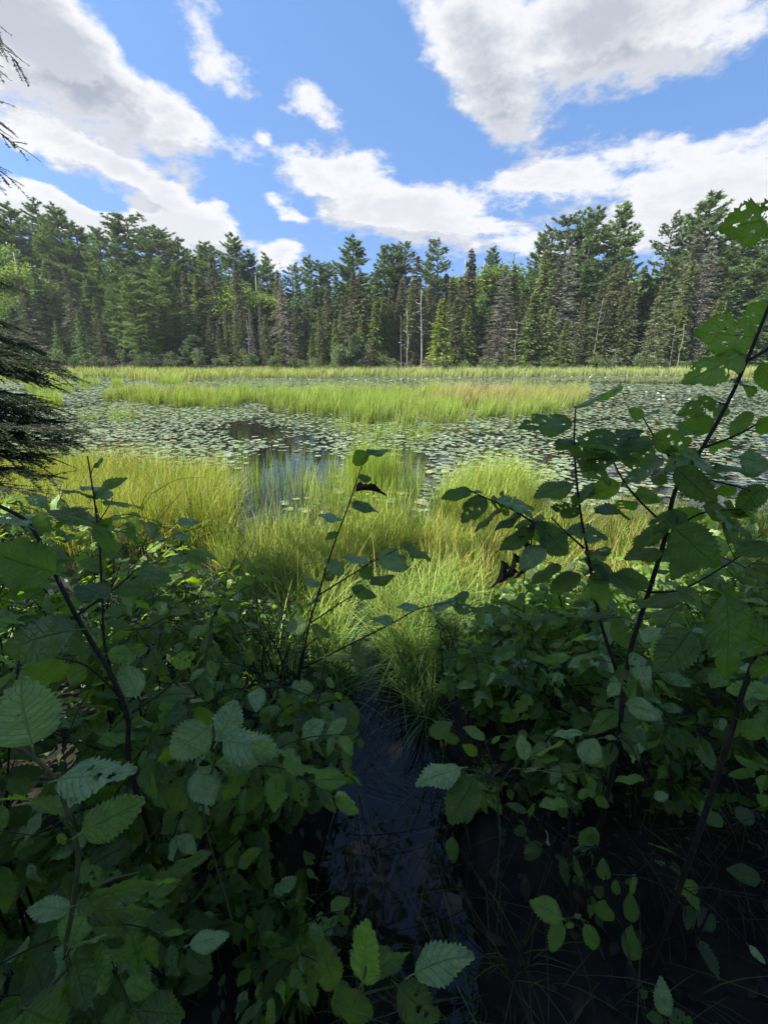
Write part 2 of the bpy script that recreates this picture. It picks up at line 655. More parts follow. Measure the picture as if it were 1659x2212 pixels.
def terrain_h(x, y):
    x, y = np.asarray(x, dtype=float), np.asarray(y, dtype=float)
    n = fbm(x * 0.12 + 3, y * 0.12 + 9) - 0.5
    shore = 57 + 3.0 * np.sin(x * 0.05) + np.clip(np.abs(x) - 50, 0, 200) * -0.55
    far = np.clip((y - shore) / 8, 0, 1) * 0.9 + np.clip(y - shore - 4, 0, 120) * (0.10 + 0.10 * np.clip((-x - 5) / 45, 0, 1))
    h = -0.45 + 0.55 * np.clip((y - shore + 4) / 4, 0, 1) + far + n * np.clip((y - shore) / 10, 0, 1) * 1.5
    # near bank, cut by the little channel
    cx = np.interp(y, [c[0] for c in CHAN], [c[1] for c in CHAN])
    bank = np.clip((3.0 - y) / 1.4, 0, 1)
    wch = np.interp(y, [0, 0.5, 0.8, 1.2, 1.7, 2.6], [0.10, 0.12, 0.13, 0.10, 0.08, 0.14])
    cx = cx + 0.16 * (fbm(y * 3.0 + 2, y * 0.0 + 8.5, 3) - 0.5)
    wch = wch * (0.2 + 1.5 * fbm(y * 5.0 + np.sign(x - cx) * 9 + 30, x * 2.0 + 4, 3)) + 0.06 * (fbm(x * 15, y * 15 + 5, 2) - 0.5)
    side = np.clip((np.abs(x - cx) - wch) / 0.28, 0, 1)
    side = side * side * (3 - 2 * side)
    hb = -0.30 + bank * (0.42 * side + 0.10 * (fbm(x * 2.1, y * 2.1) - 0.5)) + 0.06 * bank * side
    back = np.clip((-y) / 6, 0, 1) * 0.5
    h = np.where(y < 4.5, np.maximum(hb + back * side, -0.45), h)
    return h


def grid_axis(segs):
    return np.concatenate([np.linspace(a, b, n, endpoint=False) for a, b, n in segs] + [[segs[-1][1]]])


def build_terrain():
    xs = grid_axis([(-400, -80, 16), (-80, -6, 37), (-6, -2.4, 18), (-2.4, 2.4, 80), (2.4, 6, 18), (6, 80, 37), (80, 400, 16)])
    ys = grid_axis([(-120, -8, 14), (-8, 0, 20), (0, 4.5, 76), (4.5, 44, 20), (44, 110, 44), (110, 500, 20)])
    X, Y = np.meshgrid(xs, ys)
    Z = terrain_h(X, Y)
    V = np.stack([X, Y, Z], -1).reshape(-1, 3)
    nx, ny = len(xs), len(ys)
    i = np.arange(nx - 1)[None, :] + np.arange(ny - 1)[:, None] * nx
    i = i.ravel()
    T = np.concatenate([np.stack([i, i + 1, i + nx + 1], 1), np.stack([i, i + nx + 1, i + nx], 1)])
    o = link('ground', mesh_np('ground', V, T, M_SOIL, smooth=True))
    tag(o, kind='structure', label='dark peaty ground of the banks and forest floor')
    w = 140
    me = mesh_np('water', np.array([(-w, -6, 0), (w, -6, 0), (w, 75, 0), (-w, 75, 0)]), np.array([(0, 1, 2), (0, 2, 3)]), M_WATER)
    tag(link('water', me), kind='structure', label='dark still pond water')


build_terrain()


# ------------------------------------------------------------------ grass
def blades(base, h, w, bend, az, tint0, tint1, segs=3, rng=NP, twist=None, tipdroop=0.0, mixpow=None):
    n = len(base)
    rows = np.linspace(0, 1, segs + 1)
    dirx, diry = np.cos(az), np.sin(az)
    tw = az + np.pi / 2 + (rng.uniform(-0.9, 0.9, n) if twist is None else twist)
    wx, wy = np.cos(tw), np.sin(tw)
    V = np.zeros((n, 2 * segs + 1, 3), dtype=np.float32)
    C = np.zeros((n, 2 * segs + 1, 3), dtype=np.float32)
    for k, t in enumerate(rows):
        out = bend * h * (t ** 1.9)
        z = h * (t - 0.35 * bend * t ** 2.2 - tipdroop * bend * t ** 4)
        cx, cy = base[:, 0] + dirx * out, base[:, 1] + diry * out
        cz = base[:, 2] + z
        ww = w * 0.5 * (1 - t) ** 0.6 * (0.75 + 0.25 * (t < 0.7))
        tq = t if mixpow is None else t ** mixpow
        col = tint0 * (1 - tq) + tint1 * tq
        if k < segs:
            V[:, 2 * k] = np.stack([cx - wx * ww, cy - wy * ww, cz], 1)
            V[:, 2 * k + 1] = np.stack([cx + wx * ww, cy + wy * ww, cz], 1)
            C[:, 2 * k] = col
            C[:, 2 * k + 1] = col
        else:
            V[:, 2 * k] = np.stack([cx, cy, cz], 1)
            C[:, 2 * k] = col
    m = 2 * segs + 1
    loc = []
    for k in range(segs - 1):
        a = 2 * k
        loc += [(a, a + 1, a + 3), (a, a + 3, a + 2)]
    loc.append((2 * segs - 2, 2 * segs - 1, 2 * segs))
    loc = np.array(loc)
    T = (np.arange(n)[:, None, None] * m + loc[None]).reshape(-1, 3)
    return V.reshape(-1, 3), T, C.reshape(-1, 3)


class Grass:
    def __init__(self):
        self.parts = []

    def add(self, V, T, C):
        self.parts.append((V, T, C))

    def build(self, name, label):
        off, Vs, Ts, Cs = 0, [], [], []
        for V, T, C in self.parts:
            Vs.append(V)
            Ts.append(T + off)
            Cs.append(C)
            off += len(V)
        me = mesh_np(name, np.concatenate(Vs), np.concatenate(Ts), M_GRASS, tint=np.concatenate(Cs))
        return tag(link(name, me), label=label, kind='stuff')


def grass_field(g, poly, n, h, w, bend, pal, segs=3, clump=None, clump_r=0.12, seed=1, keep=None, tip=None, sink=0.05, wind=None, zfun=None):
    """pal: list of (rgb, weight); tip: rgb mixed into the ends of some blades with chance"""
    rng = np.random.default_rng(seed)
    if clump:
        c = sample_poly(poly, clump, rng)
        idx = rng.integers(0, clump, n)
        r = clump_r * np.sqrt(rng.random(n)) * rng.uniform(0.4, 1.5, clump)[idx]
        a = rng.uniform(0, 2 * np.pi, n)
        xy = c[idx] + np.stack([np.cos(a) * r, np.sin(a) * r], 1)
        hs = rng.uniform(0.7, 1.15, clump)[idx]
        az = a + rng.normal(0, 0.7, n)
    else:
        xy = sample_poly(poly, n, rng)
        hs = np.ones(n)
        az = rng.uniform(0, 2 * np.pi, n)
    if keep is not None:
        k = keep(xy[:, 0], xy[:, 1], rng)
        xy, hs, az = xy[k], hs[k], az[k]
    n = len(xy)
    if wind is not None:
        wa, ws = wind
        az = np.where(rng.random(n) < ws, wa + rng.normal(0, 0.6, n), az)
    z = np.full(n, -sink) if zfun is None else zfun(xy[:, 0], xy[:, 1]) - sink
    base = np.column_stack([xy, z])
    hh = h * hs * rng.uniform(0.55, 1.15, n) * (0.8 + 0.4 * fbm(xy[:, 0] * 0.8, xy[:, 1] * 0.8, 2))
    ww = w * rng.uniform(0.6, 1.3, n)
    bb = bend * rng.uniform(0.2, 1.7, n)
    wts = np.array([p[1] for p in pal], dtype=float)
    # colour drifts across the field as well as from blade to blade
    pn = fbm(xy[:, 0] * 0.35 + 11, xy[:, 1] * 0.35, 3)
    cum = np.cumsum(wts / wts.sum())
    pick = np.searchsorted(cum, np.clip(0.55 * rng.random(n) + 0.45 * np.clip((pn - 0.25) * 2, 0, 1), 0, 0.999))
    cols = np.array([p[0] for p in pal])[pick] * rng.uniform(0.6, 1.3, (n, 1))
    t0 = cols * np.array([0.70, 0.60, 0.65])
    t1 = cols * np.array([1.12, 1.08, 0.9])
    if tip is not None:
        col, chance = tip
        ch = chance(xy[:, 0], xy[:, 1]) if callable(chance) else chance
        s = rng.random(n) < ch
        t1[s] = np.array(col) * rng.uniform(0.8, 1.2, (s.sum(), 1))
    g.add(*blades(base, hh, ww, bb, az, t0, t1, segs, rng, mixpow=(2.0 if tip is not None else None)))


YG = [((0.33, 0.44, 0.075), 3), ((0.25, 0.39, 0.07), 3), ((0.42, 0.46, 0.12), 2), ((0.15, 0.27, 0.055), 2.4), ((0.46, 0.37, 0.15), 0.9)]
MID = [((0.25, 0.41, 0.08), 3), ((0.32, 0.45, 0.10), 3), ((0.16, 0.31, 0.065), 2.4), ((0.41, 0.44, 0.15), 1.0)]
FARG = [((0.31, 0.43, 0.13), 3), ((0.38, 0.46, 0.18), 2), ((0.22, 0.36, 0.10), 2)]
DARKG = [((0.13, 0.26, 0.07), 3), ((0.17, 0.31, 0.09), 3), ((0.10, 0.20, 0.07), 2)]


STRAW = [((0.42, 0.36, 0.17), 2), ((0.34, 0.30, 0.12), 2), ((0.30, 0.38, 0.10), 1)]


def gap_keep(x, y, rng):
    return channel_keep(x, y, rng) & (fbm(x * 1.6 + 3, y * 1.3 + 8, 3) + rng.normal(0, 0.05, len(x)) > 0.40)


def channel_keep(x, y, rng):
    cx = np.interp(y, [c[0] for c in CHAN], [c[1] for c in CHAN])
    wch = np.interp(y, [0, 0.8, 1.2, 1.7, 2.3, 2.7, 3.3, 4], [0.34, 0.20, 0.16, 0.17, 0.10, 0.08, 0.05, 0.0])
    return np.abs(x - cx) > wch * rng.uniform(0.75, 1.3, len(x))


def build_grass():
    # near left meadow
    g = Grass()
    left = gpoly([(-60, 1020), (180, 1024), (330, 1036), (470, 1050), (505, 1085), (500, 1150), (470, 1190), (-60, 1200)])
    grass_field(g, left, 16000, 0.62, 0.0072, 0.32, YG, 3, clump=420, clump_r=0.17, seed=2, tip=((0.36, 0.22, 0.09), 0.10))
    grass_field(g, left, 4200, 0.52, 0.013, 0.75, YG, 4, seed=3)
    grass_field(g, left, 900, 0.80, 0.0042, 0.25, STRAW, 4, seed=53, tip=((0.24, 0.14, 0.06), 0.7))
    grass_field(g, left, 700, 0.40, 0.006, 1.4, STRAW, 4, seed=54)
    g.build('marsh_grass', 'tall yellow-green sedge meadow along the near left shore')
    # near middle
    g = Grass()
    mid = gpoly([(500, 1190), (560, 1180), (640, 1165), (740, 1170), (790, 1140), (860, 1140), (930, 1150), (1000, 1130), (1010, 1330), (560, 1330), (440, 1200)])
    grass_field(g, mid, 9500, 0.50, 0.0068, 0.32, YG, 3, clump=260, clump_r=0.13, seed=4, keep=gap_keep)
    grass_field(g, mid, 3600, 0.38, 0.010, 0.7, YG, 4, seed=5, keep=gap_keep)
    grass_field(g, mid, 420, 0.72, 0.004, 0.25, STRAW, 4, seed=51, keep=gap_keep, tip=((0.22, 0.13, 0.06), 0.7))
    c1 = gpoly([(757, 1045), (800, 1040), (856, 1048), (862, 1062), (800, 1068), (752, 1062)])
    grass_field(g, c1, 1500, 0.80, 0.006, 0.15, MID, 3, seed=6)
    reeds = gpoly([(470, 1030), (640, 1010), (900, 1000), (905, 1120), (640, 1130), (500, 1110)])
    grass_field(g, reeds, 2000, 0.60, 0.0045, 0.16, MID, 3, clump=220, clump_r=0.10, seed=7,
                keep=lambda x, y, r: ~((np.abs(x + 0.95) < 0.42) & (y > 4.9) & (r.random(len(x)) < 0.6)))
    more = gpoly([(640, 1050), (760, 1030), (905, 1040), (905, 1130), (640, 1130)])
    grass_field(g, more, 1300, 0.62, 0.0055, 0.2, MID, 3, clump=70, clump_r=0.09, seed=71)
    front = gpoly([(520, 1260), (760, 1280), (820, 1300), (1010, 1290), (1000, 1480), (560, 1470)])
    grass_field(g, front, 4200, 0.52, 0.007, 0.6, MID, 4, clump=130, clump_r=0.13, seed=8, keep=channel_keep)
    g.build('marsh_grass', 'tall sunlit sedge in front of the open blue water at the middle')
    # near right
    g = Grass()
    c2 = gpoly([(945, 1095), (1010, 1080), (1100, 1085), (1150, 1110), (1160, 1150), (960, 1150)])
    grass_field(g, c2, 5200, 0.74, 0.0065, 0.38, YG, 3, clump=60, clump_r=0.16, seed=9, wind=(0.3, 0.5))
    right = gpoly([(1000, 1150), (1200, 1130), (1400, 1140), (1720, 1120), (1720, 1290), (1300, 1320), (1000, 1330)])
    grass_field(g, right, 10000, 0.48, 0.0072, 0.4, YG, 3, clump=300, clump_r=0.16, seed=10)
    grass_field(g, right, 380, 0.70, 0.004, 0.25, STRAW, 4, seed=52, tip=((0.22, 0.13, 0.06), 0.7))
    g.build('marsh_grass', 'leaning bright green sedge on the near right shore')
    # shaded long grass along the little channel
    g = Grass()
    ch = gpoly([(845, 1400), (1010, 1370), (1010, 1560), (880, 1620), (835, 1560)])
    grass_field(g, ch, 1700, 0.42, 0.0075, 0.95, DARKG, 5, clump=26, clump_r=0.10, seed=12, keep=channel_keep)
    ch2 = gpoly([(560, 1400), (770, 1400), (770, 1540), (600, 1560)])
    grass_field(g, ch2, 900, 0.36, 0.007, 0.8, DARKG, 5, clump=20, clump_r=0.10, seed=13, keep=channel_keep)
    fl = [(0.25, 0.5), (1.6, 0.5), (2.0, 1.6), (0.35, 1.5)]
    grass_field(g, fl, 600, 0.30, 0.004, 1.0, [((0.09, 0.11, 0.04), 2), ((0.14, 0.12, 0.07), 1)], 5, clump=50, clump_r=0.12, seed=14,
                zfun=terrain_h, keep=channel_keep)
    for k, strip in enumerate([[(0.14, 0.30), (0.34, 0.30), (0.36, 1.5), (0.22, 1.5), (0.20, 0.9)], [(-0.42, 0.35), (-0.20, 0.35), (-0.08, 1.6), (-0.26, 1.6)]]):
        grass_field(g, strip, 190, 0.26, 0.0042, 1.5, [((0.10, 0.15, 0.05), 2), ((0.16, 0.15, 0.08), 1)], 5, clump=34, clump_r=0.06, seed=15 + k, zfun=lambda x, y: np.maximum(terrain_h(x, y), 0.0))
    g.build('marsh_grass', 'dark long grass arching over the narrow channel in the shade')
    # island of sedge in the pond
    g = Grass()
    isl = gpoly([(213, 866), (330, 874), (430, 886), (500, 880), (545, 870), (575, 884), (700, 904), (780, 916), (860, 922), (960, 917),
                 (1100, 906), (1200, 897), (1262, 872), (1268, 850), (1000, 850), (700, 852), (420, 852), (250, 856)])

    def red(x, y):
        return np.clip((fbm(x * 0.18, y * 0.3, 2) - 0.30) * 2.8, 0, 0.9) * np.clip((y - 14.2) / 2.5, 0, 1) * np.where(x < -7.5, 0.25, 1) * np.where(x > 5.5, 0.5, 1)
    grass_field(g, isl, 46000, 0.72, 0.013, 0.26, MID, 4, clump=900, clump_r=0.22, seed=20, tip=((0.47, 0.32, 0.18), red), wind=(0.1, 0.55))
    sp = gpoly([(180, 900), (300, 895), (300, 915), (170, 912)])
    grass_field(g, sp, 260, 0.5, 0.010, 0.2, MID, 2, seed=21)
    sp = gpoly([(700, 915), (960, 925), (940, 960), (760, 950)])
    grass_field(g, sp, 900, 0.45, 0.008, 0.25, MID, 2, clump=60, clump_r=0.2, seed=22)
    g.build('sedge_island', 'long low island of sedge with reddish seed heads in mid pond')
    # left tufts
    g = Grass()
    for k, px in enumerate([[(55, 838), (160, 838), (165, 845), (60, 848)], [(80, 866), (135, 868), (140, 880), (85, 882)],
                            [(170, 830), (215, 828), (215, 834), (172, 838)], [(244, 834), (263, 834), (263, 838), (244, 838)],
                            [(345, 826), (392, 826), (388, 830), (350, 830)]]):
        grass_field(g, gpoly(px), 900, 0.62, 0.016, 0.22, MID, 2, seed=30 + k)
    g.build('marsh_grass', 'scattered green tufts standing in the lily pads at the far left')
    # far bank
    g = Grass()
    fb = gpoly([(-120, 822), (60, 826), (155, 820), (215, 813), (270, 819), (330, 824), (400, 826), (430, 819), (560, 817), (760, 816), (900, 815),
                (1100, 814), (1300, 812), (1490, 811), (1760, 808), (1760, 799), (900, 799), (-120, 800)])
    grass_field(g, fb, 75000, 0.85, 0.05, 0.28, FARG, 2, clump=2600, clump_r=0.6, seed=40, tip=((0.42, 0.38, 0.18), 0.12), wind=(0.2, 0.4))
    g.build('marsh_grass', 'band of pale green grass along the far shore below the trees')


build_grass()


# ------------------------------------------------------------------ lily pads
def open_water(u, v):
    """how open the water is at a picture point (0 closed by pads .. 1 open)"""
    o = np.zeros_like(u)
    for (cu, cv, ru, rv, s) in [(500, 930, 150, 20, 0.62), (600, 948, 80, 12, 0.62), (420, 918, 70, 9, 0.6), (960, 932, 80, 7, 0.95), (1060, 938, 70, 6, 0.8),
                                (1120, 958, 60, 10, 0.5), (620, 1032, 90, 46, 1.3), (560, 1075, 60, 40, 1.2), (700, 1010, 40, 26, 0.7), (890, 1030, 22, 50, 1.2),
                                (1390, 826, 170, 5, 1.2), (1600, 822, 110, 6, 1.1), (1330, 905, 90, 6, 0.8), (1300, 880, 60, 5, 0.7), (1500, 878, 120, 4, 0.5),
                                (300, 905, 60, 5, 0.6), (180, 905, 70, 4, 0.7), (690, 930, 50, 12, 0.5), (980, 822, 120, 2.5, 0.8)]:
        o = np.maximum(o, s * np.exp(-(((u - cu) / ru) ** 2 + ((v - cv) / rv) ** 2)))
    return o


PAD_PAL = np.array([(0.13, 0.18, 0.10), (0.19, 0.24, 0.14), (0.10, 0.15, 0.07), (0.24, 0.27, 0.10), (0.40, 0.33, 0.10), (0.34, 0.20, 0.09)])
PAD_W = np.array([0.36, 0.30, 0.22, 0.10, 0.015, 0.008])


def pad_shape(n=11, notch=0.32):
    a = np.linspace(notch, 2 * np.pi - notch, n)
    V = [(0.12, 0, 0)] + [(math.cos(t), math.sin(t) * 0.95, 0.0) for t in a]
    T = [(0, i + 1, i + 2) for i in range(n - 1)]
    return np.array(V), np.array(T)


def build_pads():
    rng = np.random.default_rng(77)
    pts = []
    for (d0, d1, dens) in [(4.3, 9, 104), (9, 14, 100), (14, 22, 72), (22, 33, 40), (33, 44, 24)]:
        area = 0.93 * (d1 ** 2 - d0 ** 2)
        n = int(area * dens)
        y = np.sqrt(rng.uniform(d0 ** 2, d1 ** 2, n))
        x = rng.uniform(-0.95, 0.95, n) * y
        pts.append(np.stack([x, y], 1))
    P = np.concatenate(pts)
    zc = P[:, 1] * math.cos(PITCH) + CAM_H * math.sin(PITCH)
    yc = P[:, 1] * math.sin(PITCH) - CAM_H * math.cos(PITCH)
    u, v = CU + FPX * P[:, 0] / zc, CV - FPX * yc / zc
    cov = fbm(P[:, 0] * 0.55, P[:, 1] * 0.28 + 4, 4)
    op = open_water(u, v)
    keep = rng.random(len(P)) < np.clip(1.5 - 1.5 * op - np.clip((0.53 - cov) * 5, 0, 0.92), 0, 1)
    # near shore: pads thin out among the sedge
    near = np.clip((P[:, 1] - 4.6) / 1.2, 0, 1)
    keep &= rng.random(len(P)) < np.where(P[:, 0] > 0.4, np.maximum(near, 0.35), near)
    P, u, v = P[keep], u[keep], v[keep]
    n = len(P)
    rad = np.where(P[:, 1] < 14, rng.uniform(0.028, 0.066, n), np.where(P[:, 1] < 22, rng.uniform(0.038, 0.075, n), rng.uniform(0.06, 0.115, n)))
    rot = rng.uniform(0, 2 * np.pi, n)
    w = np.tile(PAD_W, (n, 1))
    warm = (P[:, 0] > 1.2) & (P[:, 1] < 11)
    w[warm, 4] *= 2.5
    w[warm, 5] *= 1.5
    cw = np.cumsum(w / w.sum(1, keepdims=True), 1)
    kind = (rng.random((n, 1)) > cw).sum(1).clip(0, 5)
    col = PAD_PAL[kind] * rng.uniform(0.8, 1.2, (n, 1))
    tilt = rng.normal(0, 0.06, (n, 2))
    size = rad / np.hypot(P[:, 0], P[:, 1])
    vis = (u > 30) & (u < 1630) & (v < 1075)
    order = np.argsort(-np.where(vis, size, 0))
    solo = np.zeros(n, dtype=bool)
    # single pads: the largest in view, spread so that they are not one heap
    solo[order[:300]] = True
    V0, T0 = pad_shape(9)
    lo = ~solo
    m = lo.sum()
    c, s = np.cos(rot[lo])[:, None], np.sin(rot[lo])[:, None]
    X = (V0[None, :, 0] * c - V0[None, :, 1] * s) * rad[lo][:, None]
    Y = (V0[None, :, 0] * s + V0[None, :, 1] * c) * rad[lo][:, None]
    Z = 0.006 + rng.random((m, 1)) * 0.008 + X * tilt[lo, 0][:, None] * 0.6 + Y * tilt[lo, 1][:, None] * 0.6
    Z = np.maximum(Z, 0.003)
    VV = np.stack([X + P[lo, 0][:, None], Y + P[lo, 1][:, None], Z], -1).reshape(-1, 3)
    TT = (np.arange(m)[:, None, None] * len(V0) + T0[None]).reshape(-1, 3)
    CC = np.repeat(col[lo], len(V0), 0)
    o = link('lily_pad_carpet', mesh_np('lily_pad_carpet', VV, TT, M_PAD, tint=CC))
    tag(o, label='carpet of small lily pads covering the pond', kind='stuff')
    V1, T1 = pad_shape(15)
    V1 = V1.copy()
    V1[1:, 2] = 0.03 * np.sin(np.arange(15) * 1.7)
    shapes = []
    for k in range(4):
        q = V1.copy()
        q[1:, :2] *= (1 + 0.07 * np.random.default_rng(k).normal(0, 1, (15, 1)))
        q[1:, 2] = np.abs(0.05 * np.random.default_rng(k + 9).normal(0, 1, 15))
        shapes.append(mesh_np('lily_pad', q, T1, M_PAD, tint=np.ones((16, 3))))
    cn = ['grey-green', 'pale green', 'deep green', 'yellowish green', 'yellow', 'rusty brown']
    for i in np.nonzero(solo)[0]:
        o = link('lily_pad', shapes[i % 4], loc=(P[i, 0], P[i, 1], 0.010))
        o.scale = (rad[i],) * 3
        o.rotation_euler = (tilt[i, 0] * 0.5, tilt[i, 1] * 0.5, rot[i])
        o.color = (*col[i], 1)
        where = ('beside the sedge clump on the right' if u[i] > 1100 else 'in the small pool right of the upright rush clump' if u[i] > 860 else
                 'at the edge of the blue open water' if u[i] > 520 else 'along the left sedge meadow')
        tag(o, f"{'broad' if rad[i] > 0.06 else 'small' if rad[i] < 0.045 else 'middling'} {cn[kind[i]]} lily pad floating {where}", 'lily pad', 'lily pads floating near the shore')
    # white blooms far out
    tb = []
    for k in range(8):
        a = 2 * math.pi * k / 8
        tb.append((a, 1.0, 0.55))
    for k in range(6):
        tb.append((2 * math.pi * k / 6 + 0.3, 0.6, 0.9))
    Vf, Tf = [], []
    for a, r, z in tb:
        ca, sa = math.cos(a), math.sin(a)
        b = len(Vf)
        Vf += [(0, 0, 0.05), (0.55 * r * ca - 0.22 * sa, 0.55 * r * sa + 0.22 * ca, z * 0.5), (r * ca, r * sa, z), (0.55 * r * ca + 0.22 * sa, 0.55 * r * sa - 0.22 * ca, z * 0.5)]
        Tf += [(b, b + 1, b + 2), (b, b + 2, b + 3)]
    mf = mesh_np('water_lily', np.array(Vf), np.array(Tf), M_PETAL)
    spots = [(rnd.uniform(1180, 1480), rnd.uniform(811, 818), 'in the dark water before the far grass on the right') for _ in range(22)]
    spots += [(rnd.uniform(560, 1000), rnd.uniform(817, 824), 'on the grey pads behind the sedge island') for _ in range(16)]
    spots += [(rnd.uniform(1300, 1640), rnd.uniform(835, 870), 'on the pads right of the sedge island') for _ in range(12)]
    spots += [(1037, 957, 'on the pads just below the dark water strip'), (1078, 952, 'on pads at the right end of the dark strip'), (905, 946, 'among pads at the left end of the dark strip'),
              (1190, 929, 'beside the pointed leaf left of the alder'), (1420, 852, 'on open pads beyond the alder tips')]
    for (uu, vv, where) in spots:
        p = G(uu, vv)
        o = link('water_lily', mf, loc=(p.x, p.y, 0.02))
        o.scale = (0.055 if p.y < 14 else 0.085,) * 3
        o.rotation_euler = (0, 0, rnd.uniform(0, 6))
        tag(o, f'small white water lily bloom {where}', 'water lily', 'white water lilies on the pond')


build_pads()


# ------------------------------------------------------------------ trees of the far shore
def unit(a):
    return a / (np.linalg.norm(a, axis=-1, keepdims=True) + 1e-9)


def spray_tris(q, d, length, width, rng):
    """one thin triangle per spray, from q along d"""
    r = unit(rng.normal(0, 1, q.shape) + np.array([0, 0, 0.4]))
    w = unit(np.cross(d, r)) * width[:, None] * 0.5
    V = np.stack([q - w, q + w, q + d * length[:, None]], 1).reshape(-1, 3)
    T = np.arange(len(V)).reshape(-1, 3)
    return V, T


def conifer_crown(seed, H, Rmax, base, nlev, nb, stations, prof, droop, slen, swid, col, tipcol=None, sparse=0.0, side=0.8):
    rng = np.random.default_rng(seed)
    t = np.linspace(base, 0.985, nlev)
    z = np.repeat(t * H, nb) + rng.normal(0, 0.12, nlev * nb)
    tt = np.clip(z / H, 0, 1)
    n = len(z)
    az = rng.uniform(0, 2 * np.pi, n)
    lob = 1 + 0.28 * np.sin(az * 2 + rng.uniform(0, 6)) * rng.uniform(0.3, 1)
    L = Rmax * prof(tt) * rng.uniform(0.55, 1.2, n) * lob + 0.12
    rad = np.stack([np.cos(az), np.sin(az), 0 * az], 1)
    tan = np.stack([-np.sin(az), np.cos(az), 0 * az], 1)
    up = (0.35 + 0.5 * tt ** 3)[:, None]
    s = rng.uniform(0.12, 1.0, (n, stations))
    q = np.zeros((n, stations, 3))
    q[:, :, 2] = z[:, None]
    q += rad[:, None, :] * (L[:, None] * s)[:, :, None]
    q[:, :, 2] += L[:, None] * (up * s - droop * s ** 2 * 1.0) * 0.6
    sg = rng.choice([-1, 1], (n, stations))
    d = rad[:, None, :] * rng.uniform(0.4, 1.0, (n, stations, 1)) + tan[:, None, :] * (sg * side)[:, :, None] * rng.uniform(0.3, 1.1, (n, stations, 1))
    d[:, :, 2] += rng.normal(-0.16, 0.22, (n, stations))
    q, d = q.reshape(-1, 3), unit(d.reshape(-1, 3))
    ln = (slen * rng.uniform(0.5, 1.3, (n, stations)) * (0.45 + 0.55 * (L[:, None] / Rmax)) * (1.15 - 0.5 * s)).ravel()
    wd = swid * rng.uniform(0.6, 1.3, len(ln))
    c = np.array(col) * rng.uniform(0.65, 1.35, (len(ln), 1)) * (1 + 0.10 * rng.normal(0, 1, (len(ln), 3)))
    if tipcol is not None:
        m = np.clip((np.repeat(tt, stations) - 0.45) * 1.8 + rng.normal(0, 0.15, len(ln)), 0, 1)[:, None]
        c = c * (1 - m) + np.array(tipcol) * rng.uniform(0.7, 1.3, (len(ln), 1)) * m
    k = rng.random(len(ln)) > sparse
    V, T = spray_tris(q[k], d[k], ln[k], wd[k], rng)
    # limbs as thin slivers
    lv = np.stack([np.stack([rad[:, 0] * 0, rad[:, 1] * 0, z - 0.04], 1), np.stack([rad[:, 0] * 0, rad[:, 1] * 0, z + 0.04], 1),
                   rad * (L * 0.9)[:, None] + np.stack([0 * z, 0 * z, z + L * 0.6 * (up[:, 0] * 0.9 - droop * 0.81)], 1)], 1).reshape(-1, 3)
    lt = np.arange(len(lv)).reshape(-1, 3)
    V2 = np.concatenate([V, lv])
    T2 = np.concatenate([T, lt + len(V)])
    C = np.concatenate([np.repeat(np.clip(c[k], 0, 1), 3, 0), np.tile(np.array([[0.10, 0.085, 0.075]]), (len(lv), 1))])
    return V2, T2, C


def pine_crown(seed, H, Rmax, base, col, open_=0.0, red=False):
    rng = np.random.default_rng(seed)
    V, T, C, off = [], [], [], 0
    z = base * H
    limbs = []
    while z < H * 0.97:
        t = (z - base * H) / (H * (1 - base))
        prof = (np.interp(t, [0, 0.10, 0.35, 0.7, 0.9, 1], [0.6, 1.0, 0.92, 0.60, 0.28, 0.08]) if not red else np.interp(t, [0, 0.25, 0.6, 0.85, 1], [0.5, 0.9, 1.0, 0.75, 0.3]))
        for _ in range(rng.integers(3, 6) if not red else rng.integers(3, 5)):
            if rng.random() < open_:
                continue
            az = rng.uniform(0, 2 * np.pi)
            L = Rmax * prof * rng.uniform(0.55, 1.15)
            up = rng.uniform(0.05, 0.30) + 0.55 * t ** 2
            limbs.append((z + rng.normal(0, 0.15), az, L, up))
        z += H * rng.uniform(0.020, 0.036) * (1.1 - 0.4 * t)
    for (z0, az, L, up) in limbs:
        ra, ta = np.array([np.cos(az), np.sin(az), 0]), np.array([-np.sin(az), np.cos(az), 0])
        ns = max(7, int(L * 12))
        s = rng.uniform(0.28, 1.02, ns)
        lat = rng.normal(0, 1, ns) * 0.26 * L * (1.15 - s) * 1.2
        q = ra[None] * (L * s)[:, None] + ta[None] * lat[:, None]
        q[:, 2] = z0 + L * up * s ** 1.5 + rng.normal(0, 0.07, ns) - 0.08 * np.abs(lat)
        per = 11
        qq = np.repeat(q, per, 0)
        d = ra[None] * rng.uniform(0.1, 1.0, (len(qq), 1)) + ta[None] * rng.normal(0, 0.6, (len(qq), 1))
        d[:, 2] += rng.uniform(-0.1, 0.9, len(qq))
        d = unit(d)
        ln = rng.uniform(0.25, 0.60, len(qq)) * (0.8 if red else 1.0)
        v, tr = spray_tris(qq, d, ln, np.full(len(qq), 0.115), rng)
        c = np.repeat(np.array(col) * rng.uniform(0.7, 1.3, (len(qq), 1)) * (0.85 + 0.35 * rng.random()), 3, 0)
        V.append(v)
        T.append(tr + off)
        C.append(c)
        off += len(v)
        lv = np.array([(0, 0, z0 - 0.07), (0, 0, z0 + 0.05), (*(ra * L * 0.95)[:2], z0 + L * up * 0.9),
                       (*(ra * L * 0.5)[:2], z0 + L * up * 0.35 - 0.05)])
        V.append(lv)
        T.append(np.array([(0, 2, 1), (0, 3, 2)]) + off)
        C.append(np.tile(np.array([[0.09, 0.075, 0.065]]), (4, 1)))
        off += 4
    return np.concatenate(V), np.concatenate(T), np.concatenate(C)


